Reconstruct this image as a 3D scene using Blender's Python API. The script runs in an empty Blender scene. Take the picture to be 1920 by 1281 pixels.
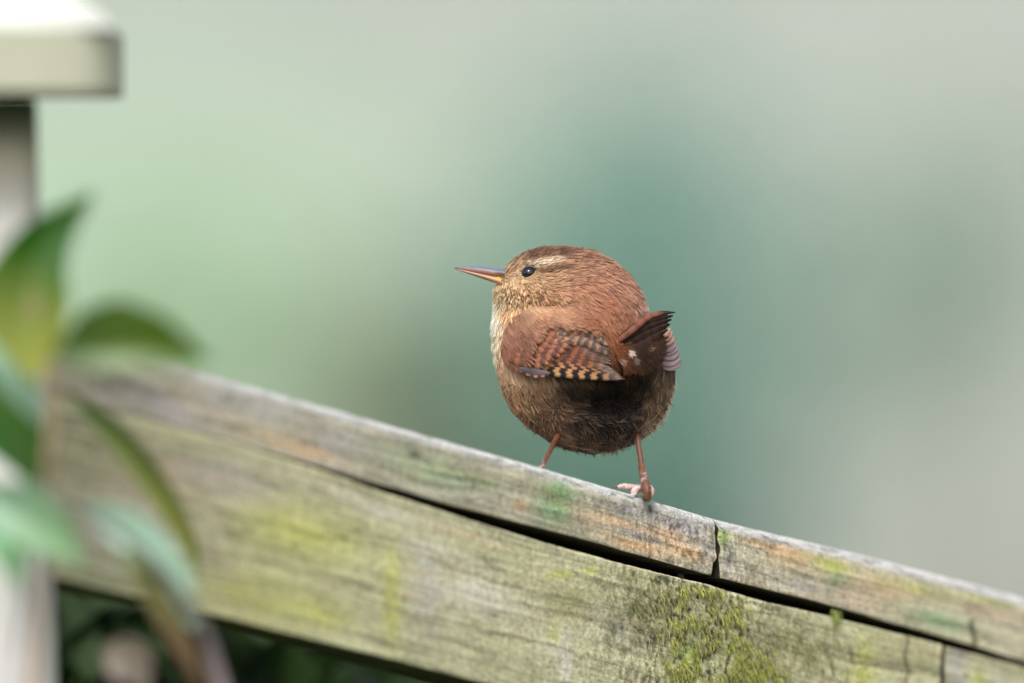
import bpy, math, random
import numpy as np
from mathutils import Vector

random.seed(7)
rng = np.random.default_rng(7)
sc = bpy.context.scene

# ------------------------------------------------------------------ camera
D = 4.2                                   # metres from the lens to the plane in focus
K = 36.0 / 500.0 * D / 1920.0             # metres per photograph pixel in that plane
CH = 1.60                                 # height of the camera
cam_d = bpy.data.cameras.new("camera")
cam = bpy.data.objects.new("camera", cam_d)
sc.collection.objects.link(cam)
cam.location = (0, -D, CH)
cam.rotation_euler = (math.radians(90), 0, 0)
cam_d.lens = 500
cam_d.sensor_width = 36
cam_d.clip_start = 0.1
cam_d.clip_end = 2000
cam_d.dof.use_dof = True
cam_d.dof.focus_distance = D
cam_d.dof.aperture_fstop = 5.0
sc.camera = cam

# ------------------------------------------------------------------ sky and sun (thin bright overcast)
SUN_DIR = Vector((-0.10, -0.60, 0.79)).normalized()       # towards the sun
elev = math.asin(SUN_DIR.z)
world = bpy.data.worlds.new("World")
sc.world = world
world.use_nodes = True
wn = world.node_tree
bg = wn.nodes["Background"]
sky = wn.nodes.new("ShaderNodeTexSky")
sky.sky_type = 'NISHITA'
sky.sun_disc = False
sky.sun_elevation = elev
sky.sun_rotation = math.atan2(SUN_DIR.x, SUN_DIR.y)
sky.dust_density = 3.0
hs = wn.nodes.new("ShaderNodeHueSaturation")
hs.inputs["Saturation"].default_value = 0.35
wn.links.new(sky.outputs[0], hs.inputs["Color"])
wn.links.new(hs.outputs[0], bg.inputs["Color"])
bg.inputs["Strength"].default_value = 0.15
sun_d = bpy.data.lights.new("sun", 'SUN')
sun_d.energy = 1.5
sun_d.angle = math.radians(14)
sun_d.color = (1.0, 0.98, 0.95)
sun = bpy.data.objects.new("sun", sun_d)
sc.collection.objects.link(sun)
sun.rotation_euler = SUN_DIR.to_track_quat('Z', 'Y').to_euler()
sc.view_settings.view_transform = 'Standard'
sc.view_settings.look = 'None'
sc.view_settings.gamma = 1.0
sc.view_settings.use_curve_mapping = False
sc.view_settings.exposure = 0.58
sc.cycles.use_denoising = True
sc.cycles.max_bounces = 6
sc.cycles.transparent_max_bounces = 6
sc.cycles.caustics_reflective = False
sc.cycles.caustics_refractive = False

# ------------------------------------------------------------------ helpers
def P(px, py, dy=0.0):
    """world point that stands dy metres beyond the plane in focus (numbers or arrays)"""
    s = (D + dy) / D
    return np.stack(np.broadcast_arrays((np.asarray(px, float) - 960) * K * s, np.asarray(dy, float),
                                        CH + (640.5 - np.asarray(py, float)) * K * s), -1)

def lin(c):
    c = np.asarray(c, float) / 255.0
    return np.where(c <= 0.04045, c / 12.92, ((c + 0.055) / 1.055) ** 2.4)

def _hash(ix, iy, iz, seed):
    n = (ix * 73856093) ^ (iy * 19349663) ^ (iz * 83492791) ^ (seed * 2654435761 & 0xffffffff)
    n = (n ^ (n >> 13)) * 1274126177 & 0xffffffff
    n = (n ^ (n >> 16)) * 2246822519 & 0xffffffff
    return ((n ^ (n >> 13)) & 0xffffff) / float(0xffffff)

def noise(x, y, z=0.0, seed=0):
    """value noise 0..1 on arrays"""
    x, y, z = np.broadcast_arrays(np.asarray(x, float), np.asarray(y, float), np.asarray(z, float))
    ix, iy, iz = (np.floor(v).astype(np.int64) for v in (x, y, z))
    fx, fy, fz = x - ix, y - iy, z - iz
    fx, fy, fz = (f * f * (3 - 2 * f) for f in (fx, fy, fz))
    r = 0
    for a in (0, 1):
        for b in (0, 1):
            for c in (0, 1):
                w = (fx if a else 1 - fx) * (fy if b else 1 - fy) * (fz if c else 1 - fz)
                r = r + w * _hash(ix + a, iy + b, iz + c, seed)
    return r

def fbm(x, y, z=0.0, seed=0, o=4):
    r, a, t, f = 0, 1.0, 0, 1.0
    for i in range(o):
        r = r + a * noise(np.asarray(x) * f, np.asarray(y) * f, np.asarray(z) * f, seed + i * 17)
        t += a
        a *= 0.5
        f *= 2.03
    return r / t

def sstep(a, b, x):
    t = np.clip((np.asarray(x, float) - a) / (b - a), 0, 1)
    return t * t * (3 - 2 * t)

class MB:
    """collects vertices, faces and vertex colours for one mesh"""
    def __init__(self):
        self.v, self.c, self.f, self.n = [], [], [], 0
    def add(self, v, f, c=(1, 1, 1)):
        v = np.asarray(v, float).reshape(-1, 3)
        c = np.broadcast_to(np.asarray(c, float), (len(v), 3))
        self.v.append(v); self.c.append(c)
        f = np.asarray(f, int)
        self.f.append(f + self.n)
        self.n += len(v)
    def grid(self, pts, col=(1, 1, 1), closed=False):
        """pts (n, m, 3); closed wraps m"""
        n, m = pts.shape[:2]
        i = np.arange(n - 1)[:, None]
        j = np.arange(m if closed else m - 1)[None, :]
        j2 = (j + 1) % m
        f = np.stack([i * m + j, i * m + j2, (i + 1) * m + j2, (i + 1) * m + j], -1).reshape(-1, 4)
        col = np.broadcast_to(np.asarray(col, float), pts.shape)
        self.add(pts.reshape(-1, 3), f, col.reshape(-1, 3))
    def build(self, name, mat, parent=None, smooth=True):
        V = np.concatenate(self.v); Cc = np.concatenate(self.c)
        faces = []
        for f in self.f:
            faces.extend(f.tolist())
        me = bpy.data.meshes.new(name)
        me.from_pydata(V.tolist(), [], faces)
        at = me.color_attributes.new("Col", 'FLOAT_COLOR', 'POINT')
        buf = np.ones((len(V), 4), np.float32); buf[:, :3] = np.clip(Cc, 0, 1)
        at.data.foreach_set("color", buf.ravel())
        if smooth:
            me.polygons.foreach_set("use_smooth", np.ones(len(me.polygons), bool))
        me.materials.append(mat)
        me.update()
        o = bpy.data.objects.new(name, me)
        sc.collection.objects.link(o)
        if parent is not None:
            attach(o, parent)
        return o

def attach(o, parent):
    o.parent = parent
    o.matrix_parent_inverse = world_mat(parent).inverted()

def world_mat(o):
    m = o.matrix_basis.copy()
    if o.parent:
        m = world_mat(o.parent) @ o.matrix_parent_inverse @ m
    return m

def empty(name, loc, label, cat, group=None):
    o = bpy.data.objects.new(name, None)
    sc.collection.objects.link(o)
    o.empty_display_size = 0.02
    o.location = loc
    o["label"] = label; o["category"] = cat
    if group: o["group"] = group
    return o

def frame(path):
    path = np.asarray(path, float)
    t = np.gradient(path, axis=0)
    return t / (np.linalg.norm(t, axis=1, keepdims=True) + 1e-12)

def smooth_path(pts, n):
    """Catmull-Rom through rows of any width"""
    pts = np.asarray(pts, float)
    if len(pts) < 3:
        t = np.linspace(0, 1, n)[:, None]
        return pts[0] * (1 - t) + pts[-1] * t
    q = np.vstack([2 * pts[0] - pts[1], pts, 2 * pts[-1] - pts[-2]])
    u = np.linspace(0, len(pts) - 1 - 1e-6, n)
    i = u.astype(int); f = (u - i)[:, None]
    a, b, c, d = q[i], q[i + 1], q[i + 2], q[i + 3]
    return 0.5 * (2 * b + (c - a) * f + (2 * a - 5 * b + 4 * c - d) * f ** 2 + (3 * b - a - 3 * c + d) * f ** 3)

def tube(mb, path, rad, segs=10, col=(1, 1, 1), flat=1.0):
    """path (n,3), rad (n,); closes both ends"""
    path = np.asarray(path, float); rad = np.asarray(rad, float)
    t = frame(path)
    up = np.array([0.13, 0.97, 0.2])
    a = np.cross(t, up); a /= np.linalg.norm(a, axis=1, keepdims=True)
    b = np.cross(t, a)
    path = np.vstack([path[:1], path, path[-1:]]); rad = np.r_[1e-7, rad, 1e-7]
    a = np.vstack([a[:1], a, a[-1:]]); b = np.vstack([b[:1], b, b[-1:]])
    th = np.linspace(0, 2 * math.pi, segs, endpoint=False)
    pts = path[:, None] + rad[:, None, None] * (np.cos(th)[None, :, None] * a[:, None] + flat * np.sin(th)[None, :, None] * b[:, None])
    col = np.asarray(col, float)
    if col.ndim == 3: col = np.concatenate([col[:1], col, col[-1:]])
    if col.ndim == 2:
        col = np.vstack([col[:1], col, col[-1:]])[:, None]
    mb.grid(pts, col, closed=True)

# ------------------------------------------------------------------ materials
def mat(name, rough=0.7, spec=0.3, bump=0.0, bump_scale=800, var=0.0, var_scale=300, transl=0.0, stretch=(1, 1, 1), coat=0.0, sheen=0.0):
    m = bpy.data.materials.new(name)
    m.use_nodes = True
    nt = m.node_tree
    b = nt.nodes["Principled BSDF"]
    at = nt.nodes.new("ShaderNodeAttribute"); at.attribute_name = "Col"
    src = at.outputs["Color"]
    tc = nt.nodes.new("ShaderNodeTexCoord")
    mp = nt.nodes.new("ShaderNodeMapping"); mp.inputs["Scale"].default_value = stretch
    nt.links.new(tc.outputs["Object"], mp.inputs["Vector"])
    if var > 0:
        n = nt.nodes.new("ShaderNodeTexNoise"); n.inputs["Scale"].default_value = var_scale; n.inputs["Detail"].default_value = 5
        nt.links.new(mp.outputs[0], n.inputs["Vector"])
        mr = nt.nodes.new("ShaderNodeMapRange")
        mr.inputs["From Min"].default_value = 0.3; mr.inputs["From Max"].default_value = 0.7
        mr.inputs["To Min"].default_value = 1 - var; mr.inputs["To Max"].default_value = 1 + var
        nt.links.new(n.outputs["Fac"], mr.inputs["Value"])
        vm = nt.nodes.new("ShaderNodeVectorMath"); vm.operation = 'SCALE'
        nt.links.new(src, vm.inputs[0]); nt.links.new(mr.outputs[0], vm.inputs["Scale"])
        src = vm.outputs[0]
    nt.links.new(src, b.inputs["Base Color"])
    b.inputs["Roughness"].default_value = rough
    b.inputs["Specular IOR Level"].default_value = spec
    b.inputs["Coat Weight"].default_value = coat
    b.inputs["Sheen Weight"].default_value = sheen
    if bump > 0:
        n2 = nt.nodes.new("ShaderNodeTexNoise"); n2.inputs["Scale"].default_value = bump_scale; n2.inputs["Detail"].default_value = 6
        nt.links.new(mp.outputs[0], n2.inputs["Vector"])
        bp = nt.nodes.new("ShaderNodeBump"); bp.inputs["Strength"].default_value = 1.0; bp.inputs["Distance"].default_value = bump
        nt.links.new(n2.outputs["Fac"], bp.inputs["Height"])
        nt.links.new(bp.outputs[0], b.inputs["Normal"])
    if transl > 0:
        out = nt.nodes["Material Output"]
        tr = nt.nodes.new("ShaderNodeBsdfTranslucent")
        nt.links.new(src, tr.inputs["Color"])
        mx = nt.nodes.new("ShaderNodeMixShader"); mx.inputs[0].default_value = transl
        nt.links.new(b.outputs[0], mx.inputs[1]); nt.links.new(tr.outputs[0], mx.inputs[2])
        nt.links.new(mx.outputs[0], out.inputs["Surface"])
    return m

M_WOOD = mat("weathered_wood", 0.85, 0.2, bump=0.0004, bump_scale=1500, var=0.22, var_scale=1100, stretch=(1, 1, 1))
M_POST = mat("bleached_post_wood", 0.8, 0.2, bump=0.0004, bump_scale=90, var=0.06, var_scale=40, stretch=(1, 1, 0.2))
M_DARK = mat("dark_wet_wood", 0.9, 0.1, var=0.2, var_scale=60)
M_MOSS = mat("moss", 0.9, 0.1, transl=0.25)
M_PLUME = mat("plumage", 0.75, 0.15, transl=0.18, sheen=0.15)
M_SKIN = mat("under_plumage", 0.95, 0.05)
M_FEATHER = mat("flight_feather", 0.6, 0.25, bump=0.00006, bump_scale=2500, var=0.10, var_scale=2500)
M_BEAK = mat("horn", 0.42, 0.4, bump=0.00004, bump_scale=900, var=0.08, var_scale=900)
M_EYE = mat("eye_gloss", 0.05, 0.6)
M_LEG = mat("leg_skin", 0.45, 0.4, bump=0.00015, bump_scale=1800, var=0.25, var_scale=1400)
M_LEAF = mat("climber_leaf", 0.38, 0.5, var=0.08, var_scale=50, transl=0.3)
M_STEM = mat("climber_stem", 0.7, 0.2, var=0.15, var_scale=120)
M_BUSH = mat("shrub_leaf", 0.6, 0.25, transl=0.25)
M_PALE = mat("pale_shrub_leaf", 0.6, 0.25, transl=0.48)
M_RENDER = mat("wall_render", 0.9, 0.1, bump=0.003, bump_scale=60, var=0.05, var_scale=3)
M_RUST = mat("rusty_iron", 0.8, 0.3, bump=0.0002, bump_scale=900, var=0.3, var_scale=500)
M_GROUND = mat("ground_grass", 0.95, 0.1, bump=0.02, bump_scale=40, var=0.3, var_scale=4)

# ------------------------------------------------------------------ ground
g = MB()
gx = np.linspace(-1, 1, 41); gx = np.sign(gx) * (np.abs(gx) ** 2.4) * 900
X, Y = np.meshgrid(gx, gx + 6, indexing='ij')
Z = (fbm(X * 0.15, Y * 0.15, 0, 3) - 0.5) * 0.1
g.grid(np.stack([X, Y, Z], -1), np.stack([0.09 + 0 * X, 0.12 + 0 * X, 0.04 + 0 * X], -1))
go = g.build("ground", M_GROUND)
go["kind"] = "structure"; go["label"] = "garden lawn running back from the fence to the shrubs"

# ------------------------------------------------------------------ garden wall, far beyond the fence
W_Y = 12.6
def boxgrid(mb, x0, x1, y0, y1, z0, z1, col, n=2):
    v = np.array([[x, y, z] for x in (x0, x1) for y in (y0, y1) for z in (z0, z1)])
    f = [[0, 1, 3, 2], [4, 6, 7, 5], [0, 4, 5, 1], [2, 3, 7, 6], [0, 2, 6, 4], [1, 5, 7, 3]]
    mb.add(v, f, col)
wall = empty("garden_wall", (0, W_Y, 0), "pale grey rendered garden wall out of focus beyond the shrubs", "wall")
w = MB()
Xw = np.linspace(-7, 7, 160); Zw = np.linspace(0, 2.5, 40)
XX, ZZ = np.meshgrid(Xw, Zw, indexing='ij')
stain = fbm(XX * 1.2, ZZ * 1.2, 0, 11)[..., None]
sage = (sstep(0.35, -0.45, XX + .25 * (stain[..., 0] - .5)) * sstep(2.05, 1.75, ZZ))[..., None]      # algae-tinted limewash towards the left
wc = lin((172, 178, 172)) * (1 - sage) + lin((170, 192, 168)) * sage
low = sstep(1.75, 1.15, ZZ + .2 * stain[..., 0])[..., None]              # splash-stained lower part
wc = wc * (1 - .45 * low) + lin((128, 116, 108)) * .45 * low
wc = wc * (1 - 0.2 * stain) + lin((170, 160, 148)) * 0.2 * stain
w.grid(np.stack([XX, W_Y + (fbm(XX * 5, ZZ * 5, 0, 5) - .5) * 0.02, ZZ], -1), wc)
boxgrid(w, -7, 7, W_Y + 0.02, W_Y + 0.22, 0, 2.5, lin((200, 192, 184)))
w.build("wall_face", M_RENDER, wall, smooth=False)
w = MB(); boxgrid(w, -7.05, 7.05, W_Y - 0.05, W_Y + 0.27, 2.503, 2.57, lin((150, 146, 140)))
w.build("coping", M_RENDER, wall, smooth=False)

# ------------------------------------------------------------------ shrubs in front of the wall (all far out of focus)
def PS(px, y):             # x at a pixel column for depth y
    return (px - 960) * K * (D + y) / D
def ZS(py, y):
    return CH + (640.5 - py) * K * (D + y) / D

def leaf_cloud(mb, c, r, n, size, cols, seed, shell=0.55, zmin=0.0, vert=False):
    """n leaf-sized faces through an uneven ellipsoid volume"""
    rg = np.random.default_rng(seed)
    d = rg.normal(size=(n, 3)); d /= np.linalg.norm(d, axis=1, keepdims=True)
    rad = rg.random(n) ** 0.45
    lump = 0.72 + 0.5 * fbm(d[:, 0] * 2.2 + 9, d[:, 1] * 2.2, d[:, 2] * 2.2 + seed, seed)
    p = np.asarray(c) + d * (rad * lump)[:, None] * np.asarray(r)
    p = p[p[:, 2] > zmin]; n = len(p)
    dirs = rg.normal(size=(n, 3)); dirs[:, 2] += (1.2 if vert else -0.3)
    dirs /= np.linalg.norm(dirs, axis=1, keepdims=True)
    side = np.cross(dirs, rg.normal(size=(n, 3))); side /= np.linalg.norm(side, axis=1, keepdims=True)
    nor = np.cross(side, dirs)
    L = size * (0.7 + 0.6 * rg.random(n))[:, None]; Wd = L * 0.28
    v = np.stack([p, p + dirs * L * .45 + side * Wd + nor * L * .06, p + dirs * L, p + dirs * L * .45 - side * Wd + nor * L * .06], 1)
    cols = np.asarray(cols)
    ci = cols[rg.integers(0, len(cols), n)] * (0.8 + 0.4 * rg.random((n, 1)))
    f = np.arange(n * 4).reshape(-1, 4)
    mb.add(v.reshape(-1, 3), f, np.repeat(ci, 4, 0))

def shrub(name, label, px, py, rx_px, rz_px, y, n, size, cols, seed, cat="shrub", ry=None, vert=False, stem=(0.10, 0.075, 0.05), group=None):
    k = K * (D + y) / D
    cx, cz, rx, rz = PS(px, y), ZS(py, y), rx_px * k, rz_px * k
    o = empty(name, (cx, y, 0), label, cat, group)
    m = MB(); leaf_cloud(m, (cx, y, cz), (rx, ry or rx, rz), n, size, cols, seed, vert=vert)
    cr = m.build("crown", M_PALE, o)
    cr["kind"] = "stuff"
    rg = np.random.default_rng(seed + 5)
    s = MB()
    for i in range(4):
        a = rg.random() * 6.28; q = 0.75 * math.sqrt(rg.random())
        top = np.array([cx + math.cos(a) * rx * q, y + math.sin(a) * rx * q, cz + rz * 0.5 * rg.random()])
        b0 = np.array([cx + math.cos(a) * .03, y + math.sin(a) * .03, 0])
        mid = (b0 * .5 + top * .5) + rg.normal(size=3) * rx * .08
        pt = smooth_path([b0, mid, top], 9)
        tube(s, pt, np.linspace(0.006, 0.002, 9), 6, stem)
    s.build("stem", M_STEM, o)
    return o

BY = 9.8
shrub("pale_shrub", "thin pale green shrub blurred at the left beside the post", 330, 620, 300, 330, BY, 160, 0.045,
      [(.40, .60, .34), (.46, .64, .40), (.36, .54, .30)], 21)
shrub("olive_shrub", "thin olive-green shrub blurred left of the bird, low above the rail", 760, 760, 210, 300, BY - 0.4, 420, 0.04,
      [(.30, .36, .22), (.34, .38, .26)], 22)
shrub("columnar_conifer", "dark blue-green columnar conifer blurred right behind the bird", 1185, 690, 380, 640, BY - 0.6, 880, 0.04,
      [(.24, .46, .38), (.27, .50, .41), (.22, .42, .35)], 23, cat="conifer", ry=0.14, vert=True, stem=(.10, .16, .13))
shrub("grey_green_shrub", "thin grey-green shrub blurred near the right edge", 1740, 520, 280, 360, BY, 330, 0.04,
      [(.30, .44, .34), (.34, .48, .37)], 24)
shrub("low_shrub", "low dull green shrub blurred behind the rail under the bird", 1130, 1150, 400, 300, BY - 0.3, 850, 0.04,
      [(.15, .30, .28), (.18, .34, .32)], 25)

# ------------------------------------------------------------------ the fence
FX0, YAW = 1270.0, 1.07                      # column in focus, metres of depth per metre to the right
def fdep(px):                                # depth of the front face at a photograph column
    return (np.asarray(px, float) - FX0) * K * YAW
hn = math.hypot(1, YAW)
BACK = np.array([-YAW / hn, 1 / hn, 0.0])    # into the fence, away from the camera

fence = empty("garden_fence", tuple(P(960, 640, 0) * np.array([1, 1, 0])), "weathered green-stained wooden fence sloping down to the right under the bird", "fence")

def patches(px, py, lst, base):
    """soft-edged stains: (px, py, rx, ry, angle slope, strength, colour)"""
    c = np.broadcast_to(base, px.shape + (3,)).copy()
    for (x, y, rx, ry, k, s, col) in lst:
        dx = px - x; dyy = py - y - k * dx
        wob = 0.55 + 0.9 * fbm(px / (rx * .5 + 8), py / (ry * .5 + 6), x * .01, int(x) % 91, 3)
        q = np.exp(-((dx / rx) ** 2 + (dyy / ry) ** 2)) * wob * s
        q = np.clip(q, 0, 1)[..., None]
        c = c * (1 - q) + np.asarray(col) * q
    return c

ALG = {'green': (.17, .25, .085), 'yel': (.40, .42, .10), 'olive': (.25, .25, .11), 'tan': (.46, .38, .24), 'orange': (.56, .36, .18),
       'grey': (.33, .33, .30), 'pale': (.50, .48, .38), 'dark': (.06, .06, .045), 'mint': (.20, .33, .16), 'bleach': (.66, .65, .64), 'moss': (.24, .33, .04),
       'lilac': (.36, .33, .34)}

WG = np.array([1.66, 1.58, 1.74])
def plank(name, x0, x1, top, bot, thick, seed, base, lst, chamfer=4.0, rough=1.0, res=2.4, pale_top=0.8, wobble=1.0, endcut=(0, 0), slots=(), step_off=0.0):
    """a plank whose front face fills the strip between two edge lines; top/bot: px -> py.
    It is a closed body: front face with relief, rounded top edge, top, back, underside and two ends."""
    nx = int((x1 - x0) / res)
    u = np.linspace(0, 1, nx)
    hgt = float(np.mean(bot(np.array([x0, x1])) - top(np.array([x0, x1]))))
    nv = int(hgt / res)
    v = np.linspace(0, 1, nv)
    U, V = np.meshgrid(u, v, indexing='ij')
    cutl = endcut[0] * (noise(V * 6, 0 * V, 0, seed) - .5) + endcut[0] * (V - .5) * .8
    cutr = endcut[1] * (noise(V * 6, 0 * V, 1, seed) - .5) - endcut[1] * (V - .5) * .8
    px = (x0 + cutl) * (1 - U) + (x1 + cutr) * U
    ty = top(px); by = bot(px)
    tw = (fbm(px / 60, 0 * px, 0, seed, 4) - .5) * 2.2 * wobble
    bw = (fbm(px / 45, 0 * px, 5, seed + 1, 5) - .5) * 2.2 * wobble
    py = (ty + tw) * (1 - V) + (by + bw) * V
    yy = py - ty                                           # pixels down from the top edge
    slope = 0.27
    gr = py - slope * px                                   # constant along the grain
    warp = (fbm(px / 160, gr / 70, 0, seed + 2, 3) - .5) * 26
    gl = gr + warp
    grain = fbm(px / 230, gl / 7.5, 0, seed + 3, 4)
    ridge = np.abs(fbm(px / 300, gl / 17, 3, seed + 4, 3) - .5) * 2
    fib = fbm(px / 3.5, py / 16, 0, seed + 6, 3)
    fine = fbm(px / 4, gl / 3, 0, seed + 7, 3)
    lump = fbm(px / 34, py / 26, 0, seed + 8, 4)
    relief = (grain - .5) * 3.4 + (ridge - .3) * 2.4 + (fib - .5) * 2.8 * rough + (fine - .5) * 1.6 + (lump - .5) * 2.8 * rough
    foc = np.exp(-((px - 1310) / 150.) ** 2)
    flake = fbm(px / 5.5, py / 13, 2, seed + 31, 4)
    crack = sstep(.43, .36, flake)
    relief = relief + foc * rough ** 3 * ((flake - .5) * 6 - crack * 3)
    edge = np.clip(yy / chamfer, 0, 1)
    bedge = np.clip((1 - V) * hgt / 2.0, 0, 1)
    inset = chamfer * .9 * (1 - np.sqrt(np.clip(1 - (1 - edge) ** 2, 0, 1))) + 1.0 * (1 - bedge) ** 2
    nick = sstep(.60, .72, fbm(px / 16, yy / 9, 0, seed + 21, 3)) * sstep(chamfer * 1.5, chamfer * .6, yy)
    relief = relief - nick * 7
    c = patches(px, py, [(*l[:6], tuple(np.asarray(l[6]) / 1.22)) for l in lst], np.asarray(base)) * WG
    tone = 1 + 0.62 * (grain - .5) + 0.55 * (fine - .5) + (0.45 + .8 * foc) * (fib - .5)
    mott = fbm(px / 55, gl / 20, 0, seed + 9, 4)[..., None]
    c = c * (1 - .22 * sstep(.5, .75, mott)) + np.array(ALG['olive']) * .22 * sstep(.5, .75, mott)
    mott2 = fbm(px / 70, gl / 16, 8, seed + 10, 4)[..., None]
    c = c * (1 - .45 * sstep(.55, .75, mott2)) + np.array(ALG['tan']) * 1.15 * .45 * sstep(.55, .75, mott2)
    lines = sstep(.16, .0, np.abs(fbm(px / 260, gl / 15, 3, seed + 4, 3) - .5) * 2)
    c = np.clip(c * (tone * (1 - .34 * lines))[..., None], .012, 1)
    c = c * (1 - .55 * foc * min(rough, 1.2) * crack)[..., None] * (1 + .35 * foc * (flake - .5))[..., None]
    speck = sstep(.70, .80, fbm(px / 6, py / 7, 0, seed + 12, 3))
    c = c * (1 - .55 * speck[..., None])
    bl = (sstep(chamfer * 1.35, chamfer * .75, yy + 3 * (fine - .5)) * pale_top)[..., None]
    c = c * (1 - bl) + np.array(ALG['bleach']) * (0.85 + .3 * (fine[..., None] - .3)) * (1 - .32 * sstep(.45, .7, fbm(px / 40, yy / 7, 0, seed + 22, 4)))[..., None] * (1 - .35 * nick)[..., None] * bl
    for (sx, sy0, sy1, sw, dep) in slots:                  # cracks cut into the face
        q = np.exp(-((px - sx - 3 * np.sin(py / 9)) / sw) ** 2 * 1.2) * sstep(sy0 - 5, sy0 + 3, py) * sstep(sy1 + 5, sy1 - 3, py)
        relief = relief - q * dep
        c = c * (1 - .75 * q[..., None])
    dep = fdep(px)
    front = P(px, py, dep) + BACK * ((inset - relief * .38 + step_off) * K)[..., None]
    # close the body: top strip, back, underside
    T = thick
    rows = []
    for (frac) in (0.25, 0.6, 1.0):
        rows.append(front[:, :1] + BACK * (T * frac) + np.array([0, 0, K * (1.5 * math.sin(frac * 3.1))]))
    topc = np.repeat(c[:, :1], 3, 1)
    bot_row = front[:, -1:] + BACK * T
    full = np.concatenate([rows[2], rows[1], rows[0], front, bot_row, rows[2]], 1)
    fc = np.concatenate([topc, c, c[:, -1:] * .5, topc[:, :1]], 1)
    mb = MB()
    k_ = 3 + nv
    mb.grid(full[:, :k_], fc[:, :k_]); mb.grid(full[:, k_ - 1:k_ + 1], fc[:, k_ - 1:k_ + 1] * .12); mb.grid(full[:, k_:], fc[:, k_:] * .5)  # shade of the gap painted into the underside colour
    m = full.shape[1]
    for (ring, cc) in ((full[0], fc[0]), (full[-1], fc[-1])):
        ctr = ring[:-1].mean(0)
        # a fan in the end ring
        vv = np.vstack([ring[:-1], ctr]); nn = len(ring) - 1
        mb.add(vv, [[i, (i + 1) % nn, nn] for i in range(nn)], np.array((.030, .022, .016)) + np.zeros((nn + 1, 3)))
    o = mb.build(name, M_WOOD, fence)
    return o

def line(*pts):
    xs = np.array([p[0] for p in pts], float); ys = np.array([p[1] for p in pts], float)
    def f(x):
        x = np.asarray(x, float)
        r = np.interp(x, xs, ys)
        r = np.where(x < xs[0], ys[0] + (x - xs[0]) * (ys[1] - ys[0]) / (xs[1] - xs[0]), r)
        return np.where(x > xs[-1], ys[-1] + (x - xs[-1]) * (ys[-1] - ys[-2]) / (xs[-1] - xs[-2]), r)
    return f

bt_top = line((-200, 535), (400, 703), (700, 787), (1000, 871), (1225, 937), (1345, 973), (1630, 1042), (1920, 1119), (2100, 1166))
bt_bot = line((-200, 655), (400, 818), (600, 875), (850, 948), (1058, 1001), (1207, 1043), (1341, 1081), (1528, 1127), (1766, 1194), (1920, 1240), (2100, 1288))
bd_top = line((-200, 655.5), (400, 819), (600, 881), (712, 920), (850, 965), (999, 1011), (1147, 1052), (1326, 1096), (1439, 1129), (1558, 1156), (1766, 1209), (1920, 1249), (2100, 1297))
bd_bot = line((-200, 1008), (94, 1081), (390, 1150), (540, 1187), (705, 1229), (849, 1266), (1400, 1412), (2100, 1598))

A = ALG
bat_l = [(470, 760, 110, 18, .27, .8, A['grey']), (560, 840, 60, 12, .27, .95, A['orange']), (640, 830, 80, 26, .27, .5, A['grey']),
         (800, 880, 90, 34, .27, .6, A['mint']), (778, 852, 16, 8, .2, .9, A['dark']), (900, 900, 60, 12, .27, .5, A['green']), (975, 948, 12, 9, 0, .9, A['orange']),
         (1042, 945, 36, 46, 0, 1.0, A['mint']), (1050, 930, 22, 22, 0, .6, (.16, .36, .12)), (1110, 985, 34, 14, .27, .8, A['tan']),
         (1165, 985, 70, 10, .3, .9, A['orange']), (1190, 1000, 60, 9, .3, .75, A['grey']), (1200, 1025, 60, 12, .27, .9, A['orange']),
         (1215, 950, 14, 7, .2, .95, A['dark']), (1185, 958, 50, 10, .3, .6, A['lilac']), (1280, 985, 60, 26, .27, .7, A['lilac']), (1290, 1035, 46, 14, .3, .95, A['orange']),
         (1250, 1000, 40, 12, .3, .6, A['orange']), (1325, 1020, 14, 50, 0, .6, A['grey']), (300, 760, 110, 36, .27, .6, A['lilac']), (420, 790, 60, 16, .27, .5, A['tan'])]
plank("batten", -260, 1340, bt_top, bt_bot, 0.024, 101, (.33, .31, .22), bat_l, chamfer=17, rough=.8, pale_top=.85, endcut=(0, 9),
      slots=[(1222, 948, 962, 5, 5), (1258, 985, 994, 3, 4)])
bat_r = [(1362, 1010, 7, 20, 0, .9, A['moss']), (1480, 1040, 40, 22, .27, .8, A['orange']), (1440, 1020, 60, 10, .27, .7, A['orange']), (1560, 1060, 40, 18, .27, .9, A['yel']), (1568, 1092, 16, 18, 0, .9, A['mint']),
         (1600, 1120, 90, 20, .27, .9, A['tan']), (1500, 1095, 60, 14, .27, .6, A['grey']), (1660, 1105, 50, 18, .27, .6, A['orange']), (1720, 1105, 60, 10, .27, .85, A['yel']),
         (1760, 1165, 80, 22, .27, .7, A['mint']), (1860, 1150, 80, 12, .27, .8, A['tan']), (1850, 1125, 60, 9, .27, .6, A['yel']), (1355, 1005, 12, 26, 0, .9, A['moss']),
         (1365, 1040, 16, 40, 0, .6, A['grey']), (1445, 1014, 18, 6, .2, .8, A['dark'])]
plank("batten", 1348.5, 2100, bt_top, bt_bot, 0.024, 131, (.37, .34, .23), bat_r, chamfer=18, rough=.7, pale_top=.9, endcut=(9, 0),
      slots=[(1826, 1163, 1240, 6, 7)])
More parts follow.
